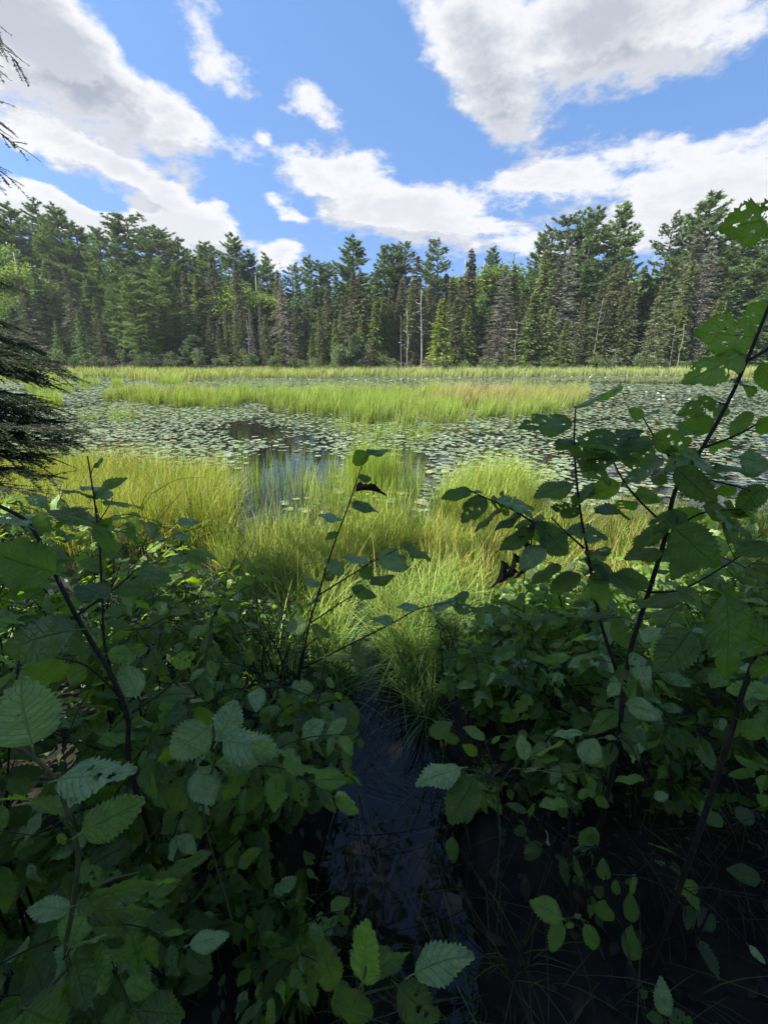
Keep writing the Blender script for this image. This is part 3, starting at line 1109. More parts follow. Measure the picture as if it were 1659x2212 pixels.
def broad_crown(seed, H, Rx, base, col, n=3200, leaf=0.34):
    rng = np.random.default_rng(seed)
    nl = 16
    lc = unit(rng.normal(0, 1, (nl, 3)))
    lc = lc * np.array([Rx * 0.62, Rx * 0.62, H * (1 - base) * 0.36]) * rng.uniform(0.35, 1, (nl, 1)) + np.array([0, 0, H * (base + (1 - base) * 0.52)])
    lr = rng.uniform(0.28, 0.5, nl) * Rx
    i = rng.integers(0, nl, n)
    o = unit(rng.normal(0, 1, (n, 3))) * (rng.random((n, 1)) ** 0.4)
    q = lc[i] + o * lr[i][:, None] * np.array([1, 1, 0.8])
    d = unit(o + rng.normal(0, 0.6, (n, 3)) + np.array([0, 0, -0.2]))
    v, t = spray_tris(q, d, leaf * rng.uniform(0.6, 1.3, n), leaf * 0.62 * rng.uniform(0.7, 1.2, n), rng)
    c = np.array(col) * rng.uniform(0.65, 1.35, (n, 1)) * (0.8 + 0.4 * rng.random(nl))[i][:, None]
    return v, t, np.repeat(c, 3, 0)


def trunk_mesh(name, H, r, seed, mat, stubs=0, top=0.98, lean=0.0):
    rg = random.Random(seed)
    tb = Tubes()
    pts = [(lean * H * (k / 6) ** 2 + rg.gauss(0, 0.012) * H * 0.3, rg.gauss(0, 0.012) * H * 0.3, H * top * k / 6 - (0.6 if k == 0 else 0)) for k in range(7)]
    pts[0] = (0, 0, -0.6)
    tb.add(pts, [r * (1.25 if k == 0 else 1) * (1 - 0.14 * k) for k in range(7)], 6)
    for _ in range(stubs):
        z = rg.uniform(0.12, 0.95) * H
        a = rg.uniform(0, 6.28)
        L = rg.uniform(0.3, 1.1) * (1.15 - z / H)
        x0 = lean * H * (z / (H * top)) ** 2
        p = [(x0, 0, z), (x0 + math.cos(a) * L * 0.6, math.sin(a) * L * 0.6, z - 0.03 * L), (x0 + math.cos(a) * L, math.sin(a) * L, z + rg.uniform(-0.3, 0.25) * L)]
        tb.add(p, [0.035, 0.025, 0.01], 3)
    return tb.mesh(name, mat)


PROTO = {}


def protos():
    spire_prof = lambda t: np.minimum(1, (1 - t) * 1.9) ** 0.85 * np.where(t > 0.9, 1.25, 1.0)
    cone_prof = lambda t: (1 - t) ** 0.85
    fir_prof = lambda t: np.minimum(1.0, (1 - t) * 1.35) ** 0.9
    OL, GR, BL = (0.118, 0.142, 0.046), (0.108, 0.165, 0.050), (0.092, 0.158, 0.058)
    BR = (0.112, 0.106, 0.056)
    P = PROTO
    P['spire'] = [(conifer_crown(100 + k, 12, 1.15, 0.06, 56, 7, 9, spire_prof, 0.75, 0.52, 0.12, OL, tipcol=BR), 12, 0.13) for k in range(4)]
    P['spruce'] = [(conifer_crown(120 + k, 12, 2.3, 0.03, 52, 8, 13, cone_prof, 0.7, 0.68, 0.14, GR, tipcol=OL), 12, 0.16) for k in range(4)]
    P['fir'] = [(conifer_crown(140 + k, 14, 2.4, 0.05, 54, 8, 13, fir_prof, 0.8, 0.66, 0.14, BL), 14, 0.18) for k in range(4)]
    P['brown'] = [(conifer_crown(160 + k, 13, 2.0, 0.08, 48, 8, 11, fir_prof, 0.85, 0.62, 0.10, (0.112, 0.124, 0.068), sparse=0.05), 13, 0.15) for k in range(3)]
    P['dead'] = [(conifer_crown(180 + k, 13, 2.3, 0.10, 44, 7, 10, fir_prof, 0.55, 0.66, 0.06, (0.18, 0.178, 0.140), sparse=0.10, side=1.0), 13, 0.14) for k in range(3)]
    P['pine'] = [(pine_crown(200 + k, 24, 4.6, 0.16, (0.128, 0.192, 0.066), 0.05), 24, 0.34) for k in range(5)]
    P['redpine'] = [(pine_crown(220 + k, 22, 2.8, 0.36, (0.116, 0.172, 0.062), 0.12, True), 22, 0.28) for k in range(3)]
    P['youngpine'] = [(pine_crown(240 + k, 7, 1.9, 0.06, (0.095, 0.15, 0.075), 0.0), 7, 0.09) for k in range(2)]
    P['birch'] = [(broad_crown(260 + k, 13, 3.2, 0.22, (0.165, 0.235, 0.045)), 13, 0.16) for k in range(3)]
    P['maple'] = [(broad_crown(270 + k, 13, 3.4, 0.18, (0.110, 0.185, 0.045)), 13, 0.18) for k in range(2)]
    for kind, lst in P.items():
        out = []
        for k, ((V, T, C), H, r) in enumerate(lst):
            mat = M_BROAD if kind in ('birch', 'maple') else M_CROWN
            cm = mesh_np(kind + '_crown', V, T, mat, tint=np.clip(C, 0.005, 0.9))
            tm = trunk_mesh(kind + '_trunk', H, r, k, M_SNAG if kind == 'birch' else M_BARK, stubs=16 if kind in ('brown', 'dead', 'redpine') else 0)
            out.append((cm, tm, H))
        P[kind] = out


protos()
NAMES = dict(spire='spruce_tree', spruce='spruce_tree', fir='fir_tree', brown='spruce_tree', dead='dead_spruce', pine='pine_tree', redpine='pine_tree',
             youngpine='young_pine', birch='birch_tree', maple='maple_tree')
PHRASE = dict(spire='narrow brown-tipped spruce spire', spruce='full green cone-shaped spruce', fir='dark blue-green fir', brown='brownish half-bare spruce',
              dead='grey dead spruce full of bare twigs', pine='tall plumed white pine', redpine='slim open-crowned red pine', youngpine='small pale green pine',
              birch='yellow-green leafy tree', maple='mid-green leafy tree')


def tree(kind, u, v, D, wide=1.0, color=(1, 1, 1), label=None, group='trees of the far shore', idx=None):
    r = ray(u, v)
    top = Vector((0, 0, CAM_H)) + r * (D / r.y)
    gz = float(terrain_h(top.x, D))
    lst = PROTO[kind]
    cm, tm, H = lst[rnd.randrange(len(lst)) if idx is None else idx % len(lst)]
    h = max(2.0, top.z - gz)
    root = empty(NAMES[kind], (top.x, D, gz - 0.1))
    s = h / H
    sw = s ** 0.75 * (1.02 if kind == 'spire' else 1.25) * wide * rnd.uniform(0.9, 1.1)
    rz = rnd.uniform(0, 6.28)
    for nm, me in (('trunk', tm), ('crown', cm)):
        o = link(nm, me, root)
        o.scale = (sw, sw, s)
        o.rotation_euler = (0, 0, rz)
        k = rnd.uniform(0.85, 1.15)
        o.color = (color[0] * k, color[1] * k, color[2] * k, 1)
    tag(root, label, cat='tree', group=group)
    root['_k'] = kind
    return root, u, v, kind


# kind, top u, top v, distance, width, colour, landmark label (None: told by its place beside a landmark)
TREES = [
    # skyline pines, left to right
    ('pine', 15, 436, 82, 1.15, None), ('pine', 75, 432, 82, 1.0, None), ('pine', 117, 438, 80, 1.0, None), ('pine', 160, 478, 80, 1.1, None),
    ('pine', 207, 485, 78, 1.0, None), ('pine', 250, 472, 77, 0.8, None), ('redpine', 272, 462, 78, 1.3, None), ('redpine', 307, 486, 76, 1.1, None), ('redpine', 335, 487, 76, 1.2, None),
    ('pine', 390, 515, 76, 0.9, None), ('pine', 360, 512, 74, 0.9, None), ('pine', 440, 517, 74, 0.9, None), ('redpine', 460, 526, 74, 0.9, None),
    ('pine', 498, 501, 72, 0.85, 'tall dark pine with a pointed crown standing above the left skyline'), ('pine', 533, 537, 74, 0.9, None),
    ('pine', 573, 545, 72, 0.8, None), ('redpine', 630, 566, 74, 1.0, None), ('pine', 664, 548, 72, 0.7, None), ('redpine', 690, 562, 72, 0.9, None), ('redpine', 708, 568, 74, 0.9, None),
    ('pine', 763, 507, 68, 1.0, 'broad dark white pine rising alone at the middle of the shore'), ('pine', 837, 523, 68, 0.85, None), ('pine', 856, 524, 70, 0.75, None), ('redpine', 876, 520, 70, 0.8, None),
    ('redpine', 948, 513, 66, 0.75, 'slender open-topped pine pricking the sky above the white snag'), ('redpine', 921, 556, 68, 0.7, None), ('pine', 1066, 530, 78, 0.75, None),
    ('pine', 1179, 490, 68, 0.75, None), ('redpine', 1230, 459, 66, 1.0, None), ('pine', 1262, 470, 67, 0.8, None), ('pine', 1287, 439, 64, 0.95, None), ('pine', 1343, 436, 64, 1.0, 'great dark pine with right-sweeping limbs beside the sky gap'),
    ('redpine', 1458, 459, 66, 0.75, 'thin dark pine standing alone in the right sky gap'), ('pine', 1542, 408, 63, 1.05, 'tallest and widest pine of all, on the right'), ('pine', 1500, 470, 66, 0.8, None),
    ('pine', 1629, 440, 62, 1.1, None), ('pine', 1690, 460, 60, 1.1, None), ('pine', -40, 450, 80, 1.2, None), ('pine', 1580, 520, 61, 1.1, None), ('pine', 1650, 560, 59, 1.0, None),
    # leafy trees
    ('birch', 28, 538, 66, 1.2, 'big yellow-green birch at the far left edge'), ('birch', 498, 585, 65, 1.3, None), ('birch', 552, 588, 65, 1.3, None), ('birch', 1006, 550, 72, 1.4, None),
    ('birch', 1045, 556, 72, 1.4, None), ('maple', 1085, 556, 72, 1.3, None), ('maple', 1111, 541, 72, 1.3, None), ('maple', 1026, 612, 66, 0.8, None), ('birch', 1416, 543, 70, 1.1, None),
    ('birch', 1449, 558, 70, 1.0, None), ('maple', 1395, 640, 66, 0.6, None), ('maple', 5, 620, 62, 0.8, None),
    ('birch', 1150, 570, 78, 0.9, None),
    # left front
    ('brown', 50, 616, 60, 1.25, 'wide brown bare-twigged spruce at the left below the birch'), ('fir', 72, 583, 64, 1.0, None), ('dead', 105, 583, 66, 0.5, None), ('brown', 140, 572, 64, 0.9, None),
    ('fir', 168, 668, 58, 1.0, 'small blue-green fir in front of the dark left forest'), ('fir', 120, 690, 59, 1.0, None), ('fir', 100, 560, 72, 1.2, None), ('fir', 185, 590, 66, 1.1, None), ('spruce', 205, 640, 64, 1.0, None),
    ('pine', 278, 588, 57, 1.0, 'leaning pine with long layered limbs over the grass on the left'), ('pine', 336, 553, 60, 0.8, None), ('pine', 235, 620, 60, 0.7, None),
    ('fir', 365, 600, 64, 1.1, None), ('spire', 395, 585, 66, 1.0, None), ('spruce', 372, 660, 60, 0.9, None), ('spruce', 425, 590, 64, 1.0, None), ('brown', 455, 546, 64, 0.85, None),
    ('brown', 508, 560, 62, 0.8, 'dark brown spruce in front of the yellow-green crowns'), ('fir', 345, 640, 60, 1.0, None), ('fir', 470, 600, 66, 1.0, None), ('spruce', 300, 720, 57, 0.9, None),
    ('youngpine', 415, 724, 56, 1.0, 'pale green round young pine alone on the left shore'),
    # middle spires
    ('spire', 487, 661, 60, 0.9, None), ('spire', 508, 676, 59, 0.9, None), ('spire', 520, 668, 60, 0.9, None), ('dead', 538, 664, 59, 0.42, None), ('dead', 559, 642, 60, 0.42, None), ('spire', 572, 680, 59, 0.9, None),
    ('spire', 470, 690, 59, 0.9, None), ('spire', 452, 680, 60, 0.9, None), ('spire', 437, 670, 61, 1.0, None), ('fir', 545, 610, 66, 1.0, None), ('fir', 580, 620, 66, 1.0, None),
    ('brown', 600, 582, 60, 0.85, 'big purplish-grey bare spruce left of the middle'), ('dead', 607, 600, 59, 0.75, None),
    ('spire', 638, 660, 59, 1.0, None), ('spire', 660, 645, 60, 1.0, None), ('spire', 690, 660, 59, 1.0, None), ('spire', 708, 608, 61, 1.1, None), ('spruce', 723, 688, 58, 0.7, None),
    ('spruce', 598, 738, 56, 0.7, None), ('spruce', 673, 715, 56, 0.7, None), ('spire', 763, 586, 60, 1.1, None), ('spire', 779, 582, 60, 1.1, None), ('spire', 740, 640, 60, 1.0, None), ('spruce', 778, 680, 57, 0.6, None),
    ('fir', 640, 590, 66, 0.8, None), ('fir', 680, 600, 66, 0.9, None), ('fir', 725, 590, 66, 0.9, None),
    ('youngpine', 768, 720, 55.5, 0.9, 'light green bushy young pine at the middle of the shore'), ('dead', 800, 733, 55, 0.5, 'pinkish-brown dead sapling at the waterside beside the bushy pine'),
    ('spruce', 810, 650, 59, 0.8, None), ('spruce', 828, 640, 60, 0.8, None), ('spire', 845, 620, 61, 1.0, None), ('spire', 868, 600, 62, 1.0, None), ('dead', 873, 590, 64, 0.6, None),
    ('spire', 901, 548, 64, 1.1, None), ('spire', 890, 610, 61, 1.0, None), ('spire', 930, 600, 62, 1.0, None), ('fir', 815, 580, 66, 1.0, None), ('fir', 855, 570, 68, 0.9, None),
    ('spruce', 955, 642, 56, 0.95, 'bright olive cone-shaped spruce right of the white snag'), ('spire', 978, 597, 61, 1.0, None), ('spire', 998, 595, 60, 1.1, None),
    ('spire', 1018, 536, 62, 1.0, 'dark twin-tipped spire standing above the yellow-green crowns'), ('spire', 1024, 545, 62.4, 0.8, None), ('spruce', 1013, 660, 57, 0.8, None), ('spire', 985, 640, 60, 0.8, None),
    ('maple', 1060, 640, 64, 0.7, None), ('fir', 1045, 650, 62, 0.8, None), ('fir', 965, 590, 66, 0.9, None),
    ('dead', 1092, 568, 59, 1.0, 'wide silver-grey dead spruce with a broad skirt of bare twigs'), ('spire', 1113, 570, 60, 1.0, None), ('spire', 1108, 655, 58, 0.8, None), ('spire', 1130, 630, 59, 0.9, None),
    ('spruce', 1158, 630, 57, 1.0, None), ('spire', 1170, 690, 56.5, 0.6, None), ('spruce', 1195, 660, 57, 0.8, None), ('spruce', 1180, 540, 62, 0.9, None), ('brown', 1212, 545, 61, 0.9, None),
    ('dead', 1236, 528, 60, 0.9, 'pale grey dead spruce on the right beneath the plumed pines'), ('spire', 1262, 640, 58, 0.7, None), ('spruce', 1226, 690, 56, 0.9, None), ('fir', 1200, 580, 64, 1.0, None),
    # right front
    ('spire', 1300, 617, 58, 1.0, None), ('spire', 1317, 629, 57.5, 0.95, None), ('spire', 1332, 567, 59, 0.95, None), ('spire', 1356, 567, 59, 0.95, None), ('spire', 1353, 614, 57.5, 0.95, None),
    ('spire', 1375, 605, 57, 0.95, None), ('fir', 1270, 580, 62, 1.0, None), ('fir', 1400, 590, 66, 1.1, None), ('fir', 1340, 560, 64, 1.2, None),
    ('brown', 1436, 606, 56, 0.95, 'broad pale-brown spruce reaching down to the grass on the right'), ('brown', 1515, 480, 60, 0.8, None), ('spruce', 1498, 560, 58, 0.8, None), ('spire', 1491, 608, 57, 0.95, None), ('dead', 1542, 515, 58.5, 0.85, None),
    ('dead', 1520, 600, 57.5, 0.8, None), ('fir', 1460, 600, 62, 1.0, None), ('spruce', 1480, 660, 56.5, 0.8, None), ('fir', 1600, 600, 58, 1.1, None), ('spruce', 1560, 640, 57, 1.0, None), ('fir', 1660, 620, 57, 1.1, None),
    ('fir', 1625, 650, 57, 1.0, None), ('fir', 1700, 600, 58, 1.1, None), ('fir', -20, 560, 66, 1.2, None), ('fir', -50, 600, 62, 1.2, None),
]


SHORTP = dict(spire='narrow spruce spire', spruce='full spruce', fir='dark fir', brown='brownish spruce', dead='grey dead spruce', pine='white pine', redpine='red pine', birch='yellow-green leafy tree', maple='leafy tree')


def ordinal(n):
    return ['first', 'second', 'third', 'fourth', 'fifth', 'sixth', 'seventh', 'eighth', 'ninth', 'tenth', 'eleventh', 'twelfth'][min(n, 11)]


def build_trees():
    made = []
    for row in TREES:
        kind, u, v, D, w, lab = row
        col = {'brown': (1, 1, 1), 'spruce': (1.15, 1.1, 0.9)}.get(kind, (1, 1, 1))
        if lab and 'olive' in lab:
            col = (1.9, 1.7, 1.0)
        if lab and 'pinkish' in lab:
            col = (1.2, 0.75, 0.65)
        if lab and 'purplish' in lab:
            col = (1.35, 1.25, 1.35)
        if lab and 'pale-brown' in lab:
            col = (1.5, 1.6, 1.3)
        if u < 480 and kind in ('pine', 'fir'):
            col = (1.10, 1.12, 0.85)
        made.append((tree(kind, u, v, D, w, col, lab)[0], u, kind, lab))
    short = {}
    for o, u, kind, lab in made:
        if lab:
            for key, s in [('above the left skyline', 'left skyline pointed pine'), ('middle of the shore', 'bushy young pine'), ('rising alone', 'broad middle pine'), ('tallest', 'tallest right pine'),
                           ('sky gap beside', ''), ('right-sweeping', 'right-sweeping pine'), ('leaning pine', 'layered leaning pine'), ('wide silver', 'silver dead spruce'), ('broad pale-brown', 'broad pale-brown spruce'),
                           ('far left edge', 'left edge birch'), ('round young', 'round young pine'), ('olive', 'olive front spruce'), ('purplish', 'purplish bare spruce')]:
                if key in lab and s:
                    short[u] = s
    used = {}
    marks = sorted(short)
    rr = random.Random(21)
    for k in range(84):
        u = -80 + 1820 * (k + rr.random()) / 84
        sky = np.interp(u, [0, 120, 200, 330, 420, 540, 620, 720, 760, 900, 1000, 1150, 1300, 1420, 1500, 1659], [470, 480, 520, 530, 550, 575, 600, 600, 570, 590, 590, 565, 510, 590, 540, 510])
        D = rr.uniform(72, 92)
        kind = rr.choice(['pine', 'fir', 'fir', 'pine', 'maple', 'spruce'])
        if 990 < u < 1160:
            kind = rr.choice(['maple', 'birch', 'maple'])
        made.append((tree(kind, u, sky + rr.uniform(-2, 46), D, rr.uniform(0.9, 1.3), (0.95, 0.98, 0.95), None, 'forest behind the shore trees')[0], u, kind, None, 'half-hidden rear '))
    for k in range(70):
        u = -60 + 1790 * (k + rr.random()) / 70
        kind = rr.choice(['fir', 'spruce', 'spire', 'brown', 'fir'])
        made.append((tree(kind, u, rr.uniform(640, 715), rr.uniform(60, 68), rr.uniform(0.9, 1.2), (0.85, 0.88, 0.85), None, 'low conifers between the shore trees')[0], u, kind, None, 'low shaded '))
    # the same shore goes on to both sides of the picture
    for k in range(44):
        sd = -1 if k % 2 else 1
        x = sd * (54 + 3.4 * (k // 2) + rr.uniform(-1, 1))
        yd = rr.uniform(50, 66) - 0.35 * (abs(x) - 54)
        r_ = Vector((x, yd, 0))
        kind = rr.choice(['pine', 'fir', 'spruce', 'fir', 'maple'])
        pz = rr.uniform(13, 21) + float(terrain_h(x, yd)) - CAM_H
        q = proj((x, yd, pz + CAM_H))
        tree(kind, q[0], q[1], yd, rr.uniform(1.1, 1.5), (1, 1, 0.9), 'tree of the pond shore beyond the edge of the picture', 'shore trees beside the picture')
    for m_ in sorted(made, key=lambda m: m[1]):
        o, u, kind, lab = m_[:4]
        pre = m_[4] if len(m_) > 4 else ''
        if lab:
            continue
        near = min(marks, key=lambda m: abs(m - u))
        side = 'right' if u >= near else 'left'
        used.setdefault((near, side, kind, pre), []).append((abs(u - near), o))
    for (near, side, kind, pre), lst in used.items():
        lst.sort(key=lambda q: q[0])
        for i, (_, o) in enumerate(lst):
            o['label'] = f"{pre}{SHORTP[kind] if pre else PHRASE[kind]}, {ordinal(i)} {side} of the {short[near]}"


build_trees()


def build_snags():
    def snag(u, v0, v1, D, r, label, lean_u=0, stubs=20):
        p0, p1 = ray(u, v1), ray(u + lean_u, v0)
        b = Vector((0, 0, CAM_H)) + p0 * (D / p0.y)
        t = Vector((0, 0, CAM_H)) + p1 * (D / p1.y)
        gz = float(terrain_h(b.x, D))
        H = t.z - gz
        rg = random.Random(int(u))
        root = empty('dead_snag', (b.x, D, gz - 0.1))
        dx = t.x - b.x
        tb = Tubes()
        pts = [(dx * k / 6 + rg.gauss(0, 0.05), rg.gauss(0, 0.05), H * k / 6) for k in range(7)]
        tb.add(pts, [r * (1 - 0.12 * k) for k in range(7)], 6)
        link('trunk', tb.mesh('trunk', M_SNAG), root)
        for _ in range(stubs):
            f = rg.uniform(0.45, 1.0)
            a, L = rg.uniform(0, 6.28), rg.uniform(0.3, 1.2)
            tb = Tubes()
            x0, z0 = dx * f, H * f
            q = [(x0, 0, z0), (x0 + math.cos(a) * L * 0.6, math.sin(a) * L * 0.6, z0 + 0.05 * L), (x0 + math.cos(a) * L, math.sin(a) * L, z0 + rg.uniform(-0.2, 0.5) * L)]
            tb.add(q, [0.05, 0.035, 0.015], 3)
            link('branch', tb.mesh('branch', M_SNAG), root)
        tag(root, label, 'dead tree', 'bare snags of the far shore')
    snag(911, 626, 790, 57.5, 0.13, 'bare white snag with a forked top in the middle of the forest', stubs=14)
    snag(880, 668, 780, 57, 0.08, 'short broken white stem left of the forked white snag', stubs=4)
    snag(866, 680, 780, 58, 0.05, 'thin pale stem second to the left of the forked white snag', stubs=3)
    snag(1448, 700, 790, 55.5, 0.06, 'pale leaning stem beside the broad pale-brown spruce', 10, 4)
    snag(1463, 698, 792, 55.5, 0.07, 'long white trunk leaning right, before the right dead spruce', 16, 5)
    snag(1334, 752, 790, 54.5, 0.07, 'short forked dead stump at the edge of the right grass', -4, 8)
    snag(1285, 640, 740, 57, 0.05, 'thin pale leaning stem left of the right spires', 18, 5)
    snag(540, 690, 790, 57, 0.06, 'slim grey bare stem in the dark left of the purplish spruce', -6, 4)
    snag(604, 560, 700, 70, 0.08, 'needle-thin bare spire above the purplish bare spruce', 2, 12)
    snag(1112, 690, 790, 56, 0.05, 'thin grey stem right of the silver dead spruce', 4, 5)


build_snags()


def build_shrubs():
    rg = np.random.default_rng(91)
    pr = []
    for k, (col, h, n) in enumerate([((0.095, 0.135, 0.055), 2.4, 900), ((0.075, 0.115, 0.045), 2.0, 800), ((0.125, 0.165, 0.085), 2.2, 700), ((0.14, 0.125, 0.10), 2.2, 420)]):
        V, T, C = broad_crown(300 + k, h, 1.0, 0.04, col, n, 0.17)
        st = []
        for _ in range(14):
            a, r = rg.uniform(0, 6.28), rg.uniform(0.1, 0.8)
            st.append(((0, 0, -0.1), (0.03, 0, -0.1), (math.cos(a) * r, math.sin(a) * r, h * rg.uniform(0.6, 1.0))))
        sv = np.array(st).reshape(-1, 3)
        V2, T2 = np.concatenate([V, sv]), np.concatenate([T, np.arange(len(sv)).reshape(-1, 3) + len(V)])
        C2 = np.concatenate([C, np.tile([[0.16, 0.14, 0.12]], (len(sv), 1))])
        pr.append(mesh_np('shore_shrub', V2, T2, M_BROAD, tint=np.clip(C2, 0.01, 0.9)))
    words_ = ['grey-green', 'dark green', 'pale willow-like', 'brownish twiggy']
    rr = random.Random(4)
    n = 46
    seen = {}
    for k in range(n):
        u = 20 + 1500 * (k + rr.random() * 0.9) / n
        D = 53.5 + rr.random() * 2.0
        p = ray(u, 790)
        x = p.x * D / p.y
        i = rr.choice([0, 1, 2, 3, 0, 2])
        o = link('shore_shrub', pr[i], loc=(x, D, float(terrain_h(x, D))))
        o.scale = (rr.uniform(0.8, 1.4),) * 2 + (rr.uniform(0.6, 1.3) * (1.35 if 640 < u < 900 else 1.0),)
        o.rotation_euler = (0, 0, rr.uniform(0, 6))
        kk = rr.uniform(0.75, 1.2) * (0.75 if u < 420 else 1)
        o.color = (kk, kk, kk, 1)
        where = ('under the dark left forest' if u < 230 else 'below the layered leaning pine' if u < 350 else 'beside the round young pine' if u < 480 else 'below the purplish bare spruce' if u < 660 else
                 'around the bushy young pine' if u < 830 else 'below the white snag' if u < 940 else 'right of the olive spruce' if u < 1060 else 'below the silver dead spruce' if u < 1190 else
                 'below the right spires' if u < 1390 else 'around the broad pale-brown spruce')
        seen[(i, where)] = seen.get((i, where), 0) + 1
        nth = '' if seen[(i, where)] == 1 else f', {ordinal(seen[(i, where)] - 1)} from the left'
        tag(o, f'{words_[i]} shrub at the grass edge {where}{nth}', 'shrub', 'shrubs along the far shore')


build_shrubs()


# ------------------------------------------------------------------ leaves
def leaf_mesh(name, seed, rows, cols, width=0.36, holes=0, curl=0.25, fold=0.22, teeth=True, bite=0, twist=0.0, side=0.0):
    rg = np.random.default_rng(seed)
    t = np.linspace(0, 1, rows + 1)
    w = width * (t ** 0.55 * (1 - t) ** 0.80) / (0.407 ** 0.55 * 0.593 ** 0.80)
    w[0], w[-1] = 0.012, 0.004
    asym = rg.uniform(0.92, 1.08, 2)
    if bite:
        for _ in range(bite):
            c, s, k = rg.uniform(0.3, 0.9), rg.uniform(0.04, 0.09), rg.uniform(0.3, 0.6)
            w *= 1 - k * np.exp(-((t - c) / s) ** 2)
    s = np.linspace(-1, 1, 2 * cols + 1)
    V, UV = [], []
    ph = rg.uniform(0, 6.28, 3)
    for i, ti in enumerate(t):
        for sj in s:
            a = abs(sj)
            ww = w[i] * asym[0 if sj < 0 else 1]
            tooth = 0
            if teeth and a > 0.99 and 0 < i < rows:
                ww *= 1.09 if i % 2 else 0.93
                tooth = 0.032 if i % 2 else 0
            x = sj * ww
            y = ti + tooth + 0.05 * a * a * (1 - ti) * 0 - 0.03 * a * (1 - ti)
            z = fold * abs(x) - curl * ti * ti * 0.5 + 0.016 * math.cos(2 * math.pi * 9 * (ti - 0.26 * a)) * a
            z += 0.055 * a * a * math.sin(ti * 9 + ph[0] + (2 if sj > 0 else 0)) * (w[i] / width)
            z -= 0.10 * a * a * (w[i] / width) ** 2
            ca, sa = math.cos(twist * ti), math.sin(twist * ti)
            x, z = x * ca - (z + curl * ti * ti * 0.5) * sa, x * sa + (z + curl * ti * ti * 0.5) * ca - curl * ti * ti * 0.5
            V.append((x + 0.05 * math.sin(ti * 3 + ph[1]) * ti + side * ti * ti, y, z))
            UV.append((0.5 + 0.5 * sj, ti))
    m = 2 * cols + 1
    hc = [(rg.uniform(0.2, 0.85), rg.uniform(-0.8, 0.8), rg.uniform(0.02, 0.055)) for _ in range(holes)]
    T = []
    for i in range(rows):
        for j in range(2 * cols):
            tm, sm = (t[i] + t[i + 1]) / 2, (s[j] + s[j + 1]) / 2
            if any(((tm - a) ** 2 + ((sm - b) * width) ** 2) < r * r for a, b, r in hc):
                continue
            a = i * m + j
            T += [(a, a + 1, a + m + 1), (a, a + m + 1, a + m)]
    b = len(V)
    for k, (y, z) in enumerate([(-0.20, -0.03), (-0.09, 0.0), (0.02, 0.0)]):
        V += [(-0.010, y, z), (0.010, y, z)]
        UV += [(0.5, 0.0), (0.5, 0.0)]
    T += [(b, b + 1, b + 3), (b, b + 3, b + 2), (b + 2, b + 3, b + 5), (b + 2, b + 5, b + 4)]
    return mesh_np(name, np.array(V), np.array(T), M_LEAF, uv=np.array(UV), smooth=True)


HI = [leaf_mesh('leaf', 1, 26, 4, 0.34, curl=0.18), leaf_mesh('leaf', 2, 26, 4, 0.29, curl=0.45), leaf_mesh('leaf', 3, 26, 4, 0.33, curl=0.3, fold=0.35),
      leaf_mesh('leaf', 4, 26, 4, 0.27, curl=0.6, fold=0.3), leaf_mesh('leaf', 5, 26, 4, 0.30, curl=0.35, fold=0.15, twist=0.8, side=0.08), leaf_mesh('leaf', 6, 26, 4, 0.28, curl=0.9, fold=0.45, twist=-0.5), leaf_mesh('leaf', 7, 30, 7, 0.31, curl=0.3, holes=4, bite=1, side=-0.1)]
HOLED = [leaf_mesh('leaf', 21, 30, 9, 0.36, holes=9, curl=0.3, bite=1), leaf_mesh('leaf', 22, 30, 9, 0.38, holes=14, curl=0.4, bite=1), leaf_mesh('leaf', 23, 30, 9, 0.33, holes=5, curl=0.5, bite=2)]
LO = [leaf_mesh('leaf', 31 + k, 18, 2, 0.24 + 0.015 * ((k * 5) % 8), curl=0.15 + 0.2 * (k % 5), fold=0.12 + 0.08 * ((k * 3) % 5), bite=(k in (3, 6)), twist=(0, .7, -.8, .3, -.3, 1.1, 0, -.5)[k], side=(0, .1, -.08, .15, 0, -.12, .05, 0)[k]) for k in range(8)]
SHRIV = [leaf_mesh('withered_leaf', 41 + k, 12, 2, 0.2, curl=0.9, fold=1.6, bite=2) for k in range(2)]
MATS = {'g': M_LEAF, 'd': M_LEAF2, 'y': M_YOUNG_LIT, 'p': M_PALE_LIT, 'x': M_DEAD}


def put_leaf(parent, me, base, ydir, normal, length, mat, wscale=1.0):
    y = ydir.normalized()
    z = (normal - y * normal.dot(y))
    if z.length < 1e-4:
        z = y.orthogonal()
    z.normalize()
    x = y.cross(z)
    o = bpy.data.objects.new('leaf', me)
    COL.objects.link(o)
    o.parent = parent
    M = Matrix((x * length * wscale, y * length, z * length)).transposed().to_4x4()
    M.translation = base - parent.location
    o.matrix_local = M
    if mat is not M_LEAF:
        o.material_slots[0].link = 'OBJECT'
        o.material_slots[0].material = mat
    return o


def leaf_px(parent, b, t, w, d, dd=0.0, mat='g', var=None, hole=False):
    """a leaf from picture point b to t at depth d (tip dd farther), w wide in the picture"""
    p0, p1 = W(b[0], b[1], d), W(t[0], t[1], d + dd)
    ax = p1 - p0
    ln = ax.length
    look = (Vector((0, 0, CAM_H)) - (p0 + p1) * 0.5).normalized()
    side = ax.normalized().cross(look).normalized()
    face = side.cross(ax.normalized()).normalized()      # towards the camera
    if face.dot(look) < 0:
        face = -face
    real = 0.62 * ln
    app = w * d / FPX
    k = min(1.0, app / real)
    ws = max(1.0, app / real)
    a = math.acos(k)
    up = side if side.z > 0 else -side
    n = face * math.cos(a) + up * math.sin(a)
    lst = HOLED if hole else HI
    me = lst[rnd.randrange(len(lst)) if var is None else var % len(lst)]
    if mat == 'x':
        me = SHRIV[rnd.randrange(2)]
    return put_leaf(parent, me, p0, ax, n, ln, MATS[mat], ws)


